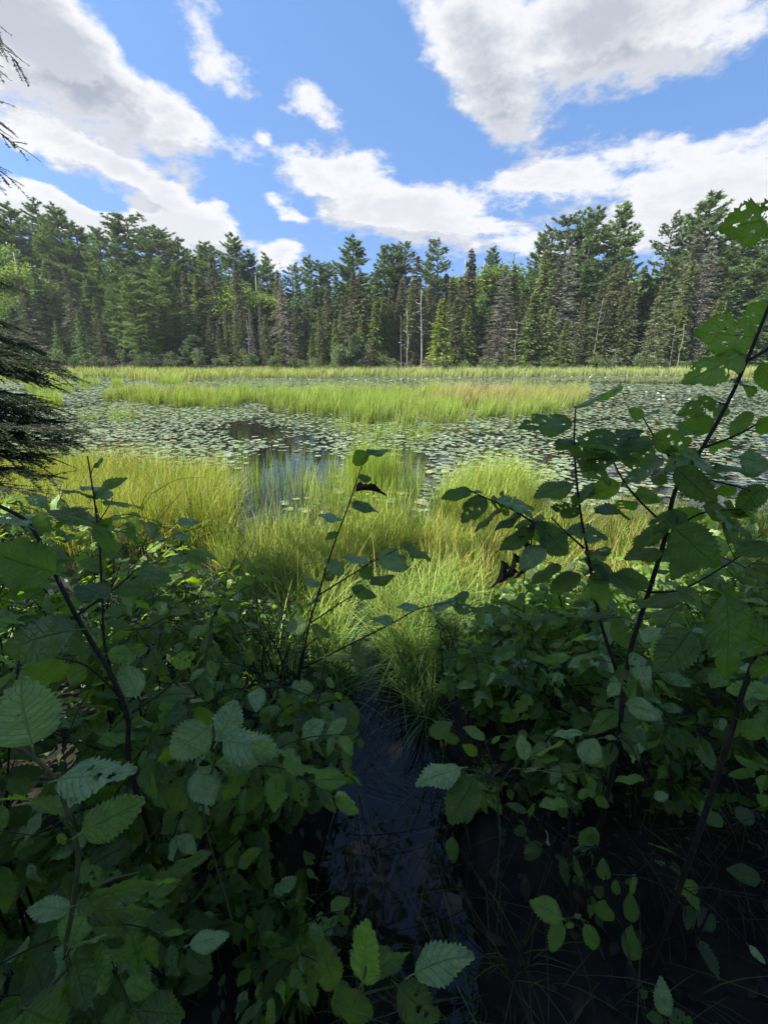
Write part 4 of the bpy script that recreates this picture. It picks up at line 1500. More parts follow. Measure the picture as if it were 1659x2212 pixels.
def plant(name, label, cat, stems, leaves, group=None, mat=M_TWIG, root_d=None):
    """stems: list of ([(u, v, d) ...], r0, r1), base first; leaves: tuples for leaf_px"""
    P0 = W(*stems[0][0][0])
    gz = float(terrain_h(P0.x, P0.y))
    root = empty(name, (P0.x, P0.y, min(gz, P0.z)))
    for i, (pts, r0, r1) in enumerate(stems):
        w = [W(*p) for p in pts]
        if i == 0 and P0.z > gz:
            w = [Vector((P0.x + 0.02, P0.y + 0.03, gz - 0.03)), Vector((P0.x + 0.01, P0.y + 0.01, (gz + P0.z) / 2))] + w
        w = smooth_path(w, 5)
        n = len(w)
        tb = Tubes()
        tb.add([p - root.location for p in w], [r0 + (r1 - r0) * k / (n - 1) * 1.0 for k in range(n)], 7)
        link('stem' if i == 0 else 'branch', tb.mesh('stem', mat), root)
    for lf in leaves:
        b, t, w, d = lf[:4]
        dd = lf[4] if len(lf) > 4 else 0.0
        m = lf[5] if len(lf) > 5 else 'g'
        h = lf[6] if len(lf) > 6 else False
        leaf_px(root, b, t, w, d, dd, m, None, h)
    tag(root, label, cat, group)
    return root


def build_heroes():
    plant('alder_sapling', 'young alder with a large pale toothed leaf, lower left front', 'sapling',
          [([(150, 2090, .72), (158, 1960, .68), (170, 1850, .65), (150, 1770, .63), (122, 1690, .62), (75, 1637, .61), (-10, 1590, .60)], .0042, .0026),
           ([(75, 1637, .61), (70, 1615, .61)], .0016, .0013), ([(160, 1960, .68), (230, 1905, .66), (300, 1885, .66)], .0022, .0014), ([(152, 2085, .72), (110, 2130, .7), (40, 2185, .68)], .003, .002)],
          [((69, 1605), (46, 1474), 126, .61, -.02, 'p'), ((132, 1684), (282, 1660), 66, .61, .0, 'p'), ((180, 1797), (309, 1721), 70, .62, .03, 'y'), ((140, 1762), (46, 1670), 52, .63, .02, 'g'),
           ((150, 1745), (170, 1690), 46, .64, .05, 'p'), ((147, 1970), (60, 1946), 50, .68, .0, 'p'), ((172, 1952), (376, 1870), 70, .66, .04, 'g'), ((370, 1884), (455, 1834), 26, .67, .02, 'g'),
           ((190, 1972), (322, 1948), 62, .69, .03, 'g'), ((130, 1800), (138, 1828), 16, .63, 0, 'y'), ((95, 2140), (60, 2060), 70, .72, .05, 'd'), ((60, 2180), (150, 2215), 110, .66, .02, 'd')], mat=M_TWIGG)
    plant('alder_sapling', 'sapling with three pale crumpled leaves at its tip, left of the channel', 'sapling',
          [([(440, 1760, .98), (452, 1690, .95), (468, 1630, .93), (462, 1580, .92), (460, 1555, .92)], .003, .0018), ([(455, 1690, .95), (520, 1640, .97), (600, 1610, 1.0)], .0022, .0014)],
          [((452, 1572), (368, 1640), 72, .91, -.02, 'p'), ((470, 1600), (512, 1512), 74, .92, .04, 'p'), ((484, 1600), (604, 1617), 62, .92, .0, 'p'), ((540, 1605), (602, 1615), 24, .91, -.02, 'y'),
           ((432, 1660), (462, 1738), 66, .94, -.03, 'p'), ((470, 1650), (560, 1640), 44, .95, .03, 'y'), ((520, 1640), (590, 1590), 50, 1.0, .04, 'g'), ((415, 1680), (380, 1760), 60, 1.0, 0, 'd')], mat=M_TWIGG)
    plant('alder_shrub', 'alder with a long leaning stem crossing the left thicket', 'shrub',
          [([(282, 1660, 1.02), (276, 1550, 1.0), (236, 1450, .97), (165, 1330, .93), (110, 1220, .90), (62, 1130, .88), (-10, 1088, .86)], .0062, .0035),
           ([(165, 1330, .93), (250, 1270, 1.0), (300, 1225, 1.02)], .0028, .0014), ([(285, 1540, 1.0), (345, 1500, 1.03), (400, 1450, 1.06)], .003, .0014), ([(262, 1505, .99), (190, 1440, .95), (120, 1420, .9)], .0026, .0014)],
          [((118, 1236), (-30, 1186), 104, .86, -.03, 'g'), ((125, 1240), (88, 1165), 40, .9, .04, 'g'), ((160, 1362), (-10, 1396), 72, .84, -.02, 'd'), ((60, 1135), (-20, 1100), 30, .86, 0, 'p'),
           ((230, 1290), (160, 1262), 40, .96, .02, 'd'), ((250, 1270), (330, 1265), 34, 1.0, .04, 'g'), ((300, 1228), (372, 1250), 30, 1.02, .0, 'g'), ((110, 1220), (145, 1165), 46, .9, .05, 'g'),
           ((190, 1440), (120, 1480), 50, .95, 0, 'd'), ((240, 1420), (310, 1395), 40, .98, .03, 'g'), ((340, 1505), (420, 1492), 34, 1.03, .03, 'g'), ((300, 1500), (260, 1440), 46, 1.0, 0, 'p'),
           ((375, 1435), (424, 1415), 36, 1.05, .02, 'y'), ((235, 1412), (300, 1412), 40, .97, .03, 'y'), ((205, 1140), (250, 1185), 36, .95, 0, 'd'), ((130, 1420), (60, 1500), 80, .92, 0, 'd')])
    plant('alder_shrub', 'upright young alder with narrow drooping leaves before the left sedge', 'shrub',
          [([(232, 1420, 1.25), (222, 1290, 1.22), (216, 1180, 1.2), (206, 1090, 1.19), (197, 1030, 1.18), (190, 985, 1.18)], .004, .0016),
           ([(212, 1130, 1.2), (235, 1095, 1.2), (245, 1075, 1.21)], .0018, .001), ([(195, 1030, 1.18), (205, 1005, 1.19), (222, 993, 1.2)], .0014, .0008)],
          [((228, 1142), (112, 1076), 46, 1.19, -.02, 'g'), ((224, 1084), (314, 1086), 22, 1.19, .03, 'g'), ((208, 1078), (140, 1042), 16, 1.19, .02, 'g'), ((208, 1075), (248, 1020), 12, 1.19, .0, 'g'),
           ((205, 1072), (250, 1058), 26, 1.2, .05, 'p'), ((212, 1062), (178, 1046), 16, 1.2, .03, 'p'), ((225, 1140), (240, 1120), 22, 1.2, 0, 'g'), ((100, 1090), (58, 1068), 28, 1.3, 0, 'p'), ((205, 1010), (222, 988), 8, 1.19, 0, 'd'),
           ((220, 1200), (270, 1175), 34, 1.2, .04, 'd'), ((222, 1230), (170, 1205), 34, 1.22, 0, 'g'), ((385, 1125), (428, 1127), 16, 1.4, 0, 'p')])
    plant('alder_sapling', 'tall thin alder sapling leaning over the sedge at the middle', 'sapling',
          [([(640, 1500, 1.62), (655, 1420, 1.58), (668, 1350, 1.55), (692, 1270, 1.52), (720, 1180, 1.5), (752, 1095, 1.48), (772, 1035, 1.46), (788, 982, 1.45)], .0052, .0015),
           ([(652, 1445, 1.58), (760, 1390, 1.55), (850, 1345, 1.52), (905, 1315, 1.5), (985, 1298, 1.48)], .0035, .0012), ([(690, 1285, 1.52), (770, 1235, 1.5), (830, 1200, 1.48), (900, 1172, 1.47)], .003, .001),
           ([(672, 1345, 1.55), (740, 1300, 1.5), (800, 1262, 1.48)], .0028, .001)],
          [((788, 985), (842, 966), 18, 1.45, .04, 'g'), ((785, 1003), (768, 974), 34, 1.45, -.02, 'g'), ((788, 982), (818, 965), 14, 1.46, .05, 'p'), ((775, 1033), (806, 1030), 20, 1.46, .03, 'd'),
           ((762, 1086), (818, 1100), 30, 1.47, -.02, 'd'), ((770, 1062), (832, 1045), 12, 1.47, .03, 'x'), ((738, 1124), (688, 1110), 14, 1.48, .0, 'p'), ((728, 1150), (702, 1165), 14, 1.49, 0, 'g'),
           ((822, 1195), (882, 1226), 40, 1.48, -.02, 'p'), ((868, 1180), (940, 1196), 26, 1.47, .03, 'g'), ((795, 1215), (745, 1195), 22, 1.49, .0, 'p'), ((780, 1225), (808, 1250), 32, 1.49, 0, 'd'),
           ((742, 1240), (705, 1205), 24, 1.5, 0, 'p'), ((690, 1265), (655, 1250), 20, 1.5, 0, 'p'), ((705, 1255), (720, 1230), 22, 1.5, .04, 'g'), ((760, 1270), (815, 1285), 30, 1.5, 0, 'g'), ((800, 1262), (850, 1235), 26, 1.48, .03, 'g'),
           ((660, 1345), (620, 1355), 46, 1.54, -.03, 'p'), ((700, 1420), (770, 1405), 30, 1.56, .03, 'y'), ((760, 1390), (800, 1440), 28, 1.55, 0, 'd'), ((850, 1345), (808, 1330), 26, 1.52, 0, 'p'), ((905, 1315), (860, 1302), 20, 1.5, 0, 'p'),
           ((985, 1298), (930, 1310), 22, 1.48, 0, 'p'), ((970, 1300), (1035, 1318), 26, 1.48, 0, 'g'), ((985, 1298), (1010, 1275), 20, 1.48, .03, 'g'), ((690, 1300), (650, 1295), 20, 1.52, .04, 'g'), ((672, 1355), (720, 1370), 26, 1.54, .03, 'g')])
    plant('alder_sapling', 'tiny sapling with a fresh light green pair of leaves, centre left', 'sapling',
          [([(556, 1300, 1.5), (552, 1250, 1.48), (550, 1225, 1.48)], .002, .0012)],
          [((550, 1226), (572, 1203), 16, 1.48, 0, 'y'), ((546, 1224), (524, 1207), 12, 1.48, 0, 'y'), ((548, 1230), (534, 1220), 10, 1.48, 0, 'y'), ((552, 1250), (590, 1235), 22, 1.48, 0, 'g'), ((553, 1255), (520, 1250), 18, 1.48, 0, 'g')], mat=M_TWIGG)
    # the big alder on the right
    L = [((1247, 879), (1336, 821), 32, 1.0, .03, 'y'), ((1230, 911), (1124, 909), 36, 1.0, -.02, 'g', True), ((1245, 988), (1313, 914), 62, 1.0, .02, 'g', True), ((1275, 992), (1376, 918), 62, 1.02, .02, 'd', True),
         ((1328, 985), (1252, 1006), 34, 1.0, 0, 'g'), ((1340, 967), (1416, 943), 46, 1.03, .02, 'g'), ((1345, 998), (1420, 962), 62, 1.05, .0, 'd', True), ((1387, 902), (1360, 885), 28, 1.0, 0, 'y'),
         ((1390, 902), (1413, 876), 20, 1.0, .03, 'p'), ((1410, 946), (1495, 962), 52, 1.0, -.02, 'g'), ((1470, 935), (1520, 912), 44, 1.02, .03, 'y'), ((1542, 866), (1470, 884), 38, 1.0, 0, 'g', True),
         ((1626, 728), (1519, 718), 74, .95, -.02, 'y', True), ((1602, 768), (1485, 806), 64, .95, 0, 'y', True), ((1685, 468), (1577, 492), 80, .9, -.02, 'g', True), ((1660, 664), (1598, 694), 46, .95, .03, 'y'),  # upper right leaves: backlight put into the lighter leaf colour
         ((1462, 1012), (1542, 1084), 64, .98, -.05, 'd'), ((1430, 996), (1334, 1038), 26, 1.0, .03, 'p'), ((1495, 990), (1582, 1028), 38, .98, .0, 'p'), ((1232, 1046), (1154, 1072), 36, 1.02, 0, 'g'),
         ((1246, 1092), (1278, 1035), 32, 1.02, .03, 'g'), ((1336, 1046), (1274, 1072), 46, 1.02, 0, 'g'), ((1250, 1107), (1194, 1090), 28, 1.03, 0, 'd', True), ((1288, 1108), (1366, 1084), 32, 1.02, .03, 'd'),
         ((1372, 1066), (1432, 1078), 32, 1.04, 0, 'g'), ((1017, 1061), (956, 1067), 30, 1.05, -.02, 'g'), ((1048, 1077), (994, 1120), 44, 1.05, -.02, 'd'), ((1062, 1086), (1108, 1098), 30, 1.06, .04, 'g', True),
         ((1040, 1066), (1000, 1050), 12, 1.06, .03, 'g'), ((1130, 1108), (1168, 1116), 16, 1.06, .03, 'p'), ((1116, 1121), (1068, 1142), 16, 1.06, 0, 'd'), ((1150, 1146), (1078, 1182), 36, 1.06, 0, 'g'),
         ((1176, 1146), (1226, 1196), 54, 1.04, -.03, 'd'), ((1174, 1180), (1120, 1222), 36, 1.04, -.02, 'p'), ((1210, 1222), (1142, 1250), 28, 1.06, 0, 'g'), ((1455, 1140), (1556, 1222), 78, .95, -.04, 'd'),
         ((1490, 1365), (1420, 1448), 74, .9, -.03, 'd'), ((1565, 1285), (1612, 1480), 84, .66, -.02, 'd'), ((1330, 1340), (1352, 1402), 40, 1.0, -.02, 'd'), ((1265, 1336), (1322, 1308), 36, 1.05, .03, 'd'),
         ((1460, 1276), (1542, 1297), 32, .95, 0, 'g'), ((1385, 1312), (1472, 1268), 36, 1.0, .04, 'g'), ((1520, 1095), (1592, 1112), 42, .95, 0, 'd'), ((1550, 1018), (1645, 992), 40, .95, .03, 'g'), ((1648, 1050), (1596, 1104), 54, .95, 0, 'd'),
         ((1665, 1180), (1596, 1190), 42, .9, 0, 'd'), ((1560, 1132), (1632, 1172), 42, .92, 0, 'd'), ((1620, 890), (1575, 935), 34, .95, 0, 'g'), ((1640, 905), (1690, 945), 50, .92, 0, 'g'), ((1600, 985), (1665, 1010), 40, .93, 0, 'p'),
         ((1455, 1110), (1395, 1150), 36, 1.0, 0, 'g'), ((1425, 1190), (1350, 1205), 30, 1.03, 0, 'g'), ((1400, 1260), (1330, 1240), 36, 1.03, .0, 'g'), ((1270, 1200), (1320, 1175), 24, 1.03, .03, 'g'), ((1285, 1260), (1345, 1235), 26, 1.03, .03, 'g'),
         ((1250, 1240), (1185, 1270), 30, 1.05, 0, 'd'), ((1640, 790), (1690, 850), 50, .92, 0, 'g'), ((1590, 830), (1640, 820), 30, .95, .04, 'd'), ((1570, 880), (1540, 905), 30, .98, .03, 'p'), ((1510, 975), (1470, 1000), 34, 1.0, .03, 'p'),
         ((1440, 1040), (1400, 1030), 30, 1.02, .03, 'd'), ((1545, 920), (1480, 910), 36, 1.0, 0, 'g'), ((1655, 1250), (1590, 1240), 40, .9, 0, 'd'), ((1500, 1190), (1450, 1250), 40, .98, 0, 'd'), ((1590, 1060), (1545, 1060), 30, .96, 0, 'g')]
    big = plant('alder_tree', 'big alder with dark bent stem and insect-eaten leaves, right foreground', 'tree',
                [([(1335, 1600, 1.2), (1345, 1500, 1.16), (1362, 1400, 1.12), (1400, 1280, 1.08), (1436, 1160, 1.05), (1458, 1060, 1.02), (1516, 968, 1.0), (1568, 875, .97), (1612, 780, .95), (1668, 640, .92)], .0075, .0032),
                 ([(1338, 1470, 1.15), (1296, 1340, 1.1), (1270, 1200, 1.06), (1250, 1085, 1.04), (1240, 965, 1.02), (1243, 878, 1.0)], .0046, .0016),
                 ([(1262, 1185, 1.06), (1222, 1150, 1.06), (1190, 1118, 1.06)], .003, .0016), ([(1200, 1160, 1.07), (1150, 1128, 1.06), (1105, 1100, 1.06), (1050, 1076, 1.05), (1016, 1060, 1.05)], .003, .0013),
                 ([(1458, 1062, 1.02), (1462, 1010, 1.02), (1420, 955, 1.01), (1388, 902, 1.0)], .0035, .0014), ([(1430, 1130, 1.05), (1370, 1070, 1.04), (1335, 1020, 1.02), (1322, 985, 1.01)], .003, .0014),
                 ([(1400, 1280, 1.08), (1300, 1240, 1.05), (1265, 1215, 1.05)], .0025, .0012), ([(1470, 1050, 1.02), (1540, 1040, .97), (1620, 1060, .94)], .003, .0014), ([(1436, 1160, 1.05), (1510, 1110, .98), (1600, 1100, .94)], .003, .0014),
                 ([(1568, 875, .97), (1545, 868, .98)], .0018, .0012), ([(1400, 1280, 1.08), (1480, 1270, 1.0), (1600, 1200, .93)], .003, .0014), ([(1612, 780, .95), (1660, 750, .93), (1700, 690, .92)], .003, .002),
                 ([(1516, 968, 1.0), (1590, 940, .95), (1660, 900, .92)], .003, .0015)], L)
    rq = random.Random(66)
    for br in [c for c in big.children if c.name.startswith('branch')] + [c for c in big.children if c.name.startswith('stem')]:
        vv = [v.co.copy() for v in br.data.vertices][::7]
        for q in vv[4:]:
            if rq.random() < (0.34 if br.name.startswith('branch') else 0.34):
                a = rq.uniform(0, 6.28)
                d = Vector((math.cos(a), math.sin(a), rq.uniform(-0.7, 0.2)))
                p = big.location + q
                pp = proj(p)
                if pp and pp[1] > 930:
                    put_leaf(big, rq.choice(HI + HOLED[2:]), p + d * 0.015, d, Vector((rq.gauss(0, .5), rq.gauss(0, .5) - .3, 1)), rq.uniform(.055, .09), rq.choice([M_LEAF, M_LEAF, M_LEAF2, M_PALE_LIT, M_YOUNG_LIT]))
    for (b, t, w) in [((1082, 1212), (1083, 1274), 15), ((1108, 1196), (1105, 1262), 16), ((1130, 1200), (1131, 1252), 14), ((1120, 1160), (1150, 1200), 24), ((1160, 1130), (1135, 1170), 20)]:
        leaf_px(big, b, t, w, 1.06, 0, 'x')
    plant('alder_sapling', 'dark thick sapling stem with one black leaf at the right edge', 'sapling',
          [([(1560, 1640, .9), (1585, 1560, .88), (1605, 1490, .85), (1640, 1400, .82), (1700, 1300, .8)], .0065, .004)],
          [((1660, 1400), (1560, 1330), 90, .8, -.02, 'd'), ((1640, 1420), (1700, 1480), 90, .8, 0, 'd'), ((1600, 1560), (1660, 1600), 50, .86, 0, 'd')])
    plant('alder_sapling', 'low twig with toothed pale leaves overhanging the dark channel', 'sapling',
          [([(1080, 1800, 1.25), (1075, 1720, 1.2), (1100, 1665, 1.15), (1130, 1662, 1.12), (1220, 1668, 1.1), (1290, 1672, 1.1)], .0035, .0012), ([(1078, 1700, 1.2), (1040, 1670, 1.15), (992, 1658, 1.12)], .0025, .0012),
           ([(1133, 1660, 1.12), (1140, 1640, 1.12), (1160, 1633, 1.12)], .0015, .001), ([(1260, 1670, 1.1), (1262, 1645, 1.1)], .0012, .001), ([(1075, 1720, 1.2), (1060, 1640, 1.18), (1045, 1596, 1.17)], .002, .001)],
          [((992, 1660), (898, 1691), 40, 1.1, -.03, 'p'), ((1024, 1684), (974, 1782), 62, 1.1, -.04, 'd'), ((1134, 1641), (1127, 1591), 30, 1.12, .0, 'p'), ((1160, 1632), (1211, 1591), 18, 1.12, .02, 'y'),
           ((1162, 1638), (1205, 1637), 17, 1.12, -.02, 'y'), ((1260, 1643), (1284, 1596), 42, 1.1, 0, 'p'), ((1046, 1595), (1008, 1567), 24, 1.17, 0, 'y'), ((1062, 1604), (1081, 1585), 13, 1.17, 0, 'y'), ((930, 1587), (976, 1560), 36, 1.2, 0, 'g'),
           ((1256, 1583), (1196, 1577), 17, 1.15, 0, 'p'), ((1055, 1690), (1078, 1645), 22, 1.15, 0, 'x'), ((1130, 1665), (1165, 1652), 14, 1.12, 0, 'p'), ((1175, 1668), (1215, 1662), 10, 1.1, .02, 'p'), ((1215, 1662), (1250, 1645), 22, 1.1, .04, 'g'),
           ((990, 1600), (955, 1590), 24, 1.2, 0, 'g'), ((1030, 1630), (1000, 1610), 24, 1.2, 0, 'g')], mat=M_TWIGG)
    plant('hazel_twig', 'hanging bare twig with a single bright leaf over the dark right bank', 'sapling',
          [([(1300, 1720, 1.3), (1315, 1640, 1.2), (1330, 1595, 1.15), (1360, 1610, 1.12), (1385, 1660, 1.1), (1400, 1700, 1.1), (1412, 1727, 1.1)], .0025, .001)],
          [((1388, 1682), (1329, 1680), 15, 1.1, 0, 'y'), ((1413, 1724), (1444, 1716), 20, 1.1, 0, 'p'), ((1340, 1598), (1380, 1580), 26, 1.14, .03, 'd'), ((1330, 1597), (1290, 1582), 14, 1.14, .03, 'p')])
    plant('hazel_seedling', 'bright seedling of toothed leaves at the bottom middle, in front of the water', 'seedling',
          [([(772, 2260, .80), (778, 2180, .78), (786, 2120, .76), (790, 2090, .75)], .003, .002), ([(778, 2150, .77), (840, 2132, .77), (880, 2125, .77), (905, 2105, .77)], .0022, .0013)],
          [((782, 2118), (786, 1992), 58, .76, 0, 'y'), ((722, 2132), (704, 2064), 62, .79, -.02, 'g'), ((805, 2100), (882, 2044), 46, .78, .02, 'g'), ((898, 2102), (1017, 2050), 64, .76, 0, 'p'),
           ((862, 2132), (948, 2218), 68, .76, -.02, 'g'), ((775, 2140), (752, 2225), 92, .77, -.02, 'g'), ((800, 2090), (842, 2040), 50, .80, .03, 'g'), ((760, 2140), (700, 2180), 60, .82, 0, 'd')], mat=M_TWIGG)
    plant('hazel_seedling', 'small seedling with four light leaves in the dark lower right', 'seedling',
          [([(1320, 2120, 1.25), (1280, 2010, 1.13), (1250, 1984, 1.12), (1214, 1984, 1.12)], .002, .001)],
          [((1213, 1983), (1151, 1946), 42, 1.1, 0, 'y'), ((1213, 1994), (1186, 2056), 36, 1.1, -.02, 'y'), ((1263, 1998), (1298, 2067), 36, 1.1, -.02, 'y'), ((1228, 1992), (1234, 2012), 20, 1.1, 0, 'y'), ((1240, 1980), (1256, 1976), 10, 1.1, 0, 'y')], mat=M_TWIGG)
    plant('hazel_seedling', 'thin wandering seedling with round dim leaves, lower right', 'seedling',
          [([(1400, 2240, 1.0), (1380, 2145, 1.02), (1360, 2070, 1.04), (1345, 2005, 1.06), (1318, 1960, 1.08), (1302, 1900, 1.1)], .0024, .001), ([(1345, 2005, 1.06), (1358, 1990, 1.06)], .001, .0008)],
          [((1302, 1987), (1304, 1949), 40, 1.06, 0, 'g'), ((1302, 1899), (1304, 1864), 32, 1.1, 0, 'g'), ((1330, 1931), (1330, 1902), 18, 1.08, 0, 'g'), ((1362, 1990), (1362, 1939), 34, 1.06, 0, 'g'), ((1360, 2072), (1363, 2008), 40, 1.04, 0, 'd'),
           ((1288, 1936), (1300, 1915), 20, 1.1, 0, 'd'), ((1380, 2150), (1398, 2140), 16, 1.02, 0, 'g')])
    plant('hazel_seedling', 'seedling of three leaves at the bottom edge on the right', 'seedling',
          [([(1450, 2260, .98), (1438, 2215, .98), (1434, 2192, .98)], .002, .0012)],
          [((1434, 2192), (1431, 2127), 40, .98, 0, 'p'), ((1432, 2204), (1400, 2196), 24, .98, 0, 'g'), ((1446, 2206), (1502, 2216), 42, .98, 0, 'g')], mat=M_TWIGG)
    plant('hazel_seedling', 'dim seedling with scattered leaves low at the right', 'seedling',
          [([(1560, 2010, 1.2), (1545, 1900, 1.15), (1560, 1800, 1.12), (1640, 1760, 1.1)], .002, .001)],
          [((1560, 1775), (1512, 1757), 28, 1.1, 0, 'g'), ((1590, 1765), (1628, 1755), 30, 1.12, 0, 'd'), ((1660, 1740), (1640, 1720), 28, 1.1, 0, 'g'), ((1545, 1990), (1490, 1975), 40, 1.2, 0, 'd'), ((1640, 1900), (1580, 1880), 40, 1.15, 0, 'd')])
    # pale bloom
    root = empty('meadow_flower', W(1125, 1480, 1.7))
    tb = Tubes()
    tb.add([(0, 0, -0.5), (0.01, 0, -0.2), W(1118, 1440, 1.7) - root.location], [.003, .003, .002], 6)
    link('stem', tb.mesh('stem', M_TWIGG), root)
    for (u, v) in [(1108, 1428), (1120, 1425), (1132, 1430), (1112, 1440), (1126, 1441), (1136, 1443), (1118, 1433)]:
        p = W(u, v, 1.7 + rnd.uniform(-.01, .01)) - root.location
        tb = Tubes()
        for _ in range(26):
            a, e = rnd.uniform(0, 6.28), rnd.uniform(-0.2, 1.5)
            q = p + Vector((math.cos(a) * math.cos(e), math.sin(a) * math.cos(e), math.sin(e))) * 0.011
            tb.add([p, q], [0.0008, 0.0016], 4)
        link('floret', tb.mesh('floret', M_BLOOM), root)
    tag(root, 'pale pinkish-white flower head among the leaves right of the channel', 'flower')


build_heroes()


# ------------------------------------------------------------------ thickets of alder on both banks
TOP_U = [-80, 120, 300, 420, 500, 600, 690, 740, 770, 800, 830, 880, 930, 985, 1060, 1150, 1250, 1330, 1480, 1600, 1740]
TOP_V = [1060, 1075, 1110, 1150, 1200, 1290, 1345, 1430, 1560, 1620, 1630, 1575, 1490, 1400, 1290, 1230, 1200, 1170, 1130, 1060, 900]
HOLE = [(745, 1400), (850, 1400), (900, 1440), (890, 1540), (860, 1600), (900, 1640), (985, 1700), (990, 1800), (950, 1960), (960, 2230), (690, 2230), (760, 1990), (800, 1850), (800, 1700), (790, 1560)]


def allowed(p, rg):
    q = proj(p)
    if q is None:
        return True
    u, v, d = q
    if d < 0.55 and -150 < u < 1800 and v < 2400:
        return False
    if v < np.interp(u, TOP_U, TOP_V):
        return rg.random() < 0.02
    if bool(in_poly(np.array([u]), np.array([v]), HOLE)[0]):
        return rg.random() < 0.03
    if u > 985 and v > 1750:
        return rg.random() < 0.26
    if 520 < u < 800 and 1230 < v < 1500:
        return rg.random() < 0.32
    return True


def thicket_shrub(name, label, cat, group, bx, by, height, nstem, size, seed, spread=0.5):
    rg = random.Random(seed)
    gz = float(terrain_h(bx, by))
    root = empty(name, (bx, by, gz))
    tb = Tubes()
    spots = []
    for s in range(nstem):
        a = rg.uniform(0, 6.28)
        h = height * rg.uniform(0.65, 1.08)
        out = spread * h * rg.uniform(0.2, 1.0)
        p0 = Vector((rg.uniform(-.05, .05), rg.uniform(-.05, .05), -0.04))
        p3 = Vector((math.cos(a) * out, math.sin(a) * out, h))
        p1 = Vector((p0.x + math.cos(a) * out * 0.15, p0.y + math.sin(a) * out * 0.15, h * 0.4))
        p2 = Vector((math.cos(a) * out * 0.55 + rg.gauss(0, .03), math.sin(a) * out * 0.55 + rg.gauss(0, .03), h * 0.76))
        path = smooth_path([p0, p1, p2, p3], 5)
        n = len(path)
        tb.add(path, [0.0045 - 0.0032 * k / (n - 1) for k in range(n)], 5)
        ln = 0
        for k in range(3, n):
            for _ in range(2):
                f = rg.random()
                spots.append((path[k - 1].lerp(path[k], f), rg.uniform(0, 6.28)))
        for b in range(3):
            k = rg.randrange(5, n)
            a2 = a + rg.choice([-1, 1]) * rg.uniform(0.5, 1.5)
            L = height * rg.uniform(0.22, 0.42)
            q0 = path[k]
            q2 = q0 + Vector((math.cos(a2) * L, math.sin(a2) * L, L * rg.uniform(0.0, 0.5)))
            q1 = q0.lerp(q2, 0.5) + Vector((0, 0, 0.12 * L))
            br = smooth_path([q0, q1, q2], 4)
            tb.add(br, [0.0022 - 0.0014 * i / (len(br) - 1) for i in range(len(br))], 4)
            side = 1
            for i in range(1, len(br)):
                side = -side
                spots.append((br[i], a2 + side * rg.uniform(0.5, 1.2)))
            spots.append((br[-1], a2))
    link('stem', tb.mesh('stem', M_TWIG), root)
    cnt = 0
    for (p, a) in spots:
        wp = root.location + p
        d = Vector((math.cos(a), math.sin(a), rg.uniform(-0.8, 0.3)))
        L = size * rg.uniform(0.45, 1.25)
        mid = wp + d.normalized() * L * 0.6
        if mid.z < gz + 0.02 or not allowed(mid, rg) or not allowed(wp + d.normalized() * L, rg):
            continue
        if cnt > 295:
            break
        nrm = Vector((rg.gauss(0, .6), rg.gauss(0, .6) - 0.15, 1))
        m = rg.random()
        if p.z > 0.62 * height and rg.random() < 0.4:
            m = rg.uniform(0.74, 1.0)  # younger, paler leaves at stem ends; top brightness put into their colour
        mat = M_LEAF2 if m < 0.34 else M_LEAF if m < 0.78 else M_PALE_LIT if m < 0.88 else M_YOUNG_LIT
        q = proj(mid)
        near = q is not None and q[2] < 1.0
        me = rg.choice(HI) if near else rg.choice(LO)
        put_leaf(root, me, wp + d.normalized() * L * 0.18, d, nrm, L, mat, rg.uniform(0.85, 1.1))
        cnt += 1
    tag(root, label, cat, group)
    return cnt


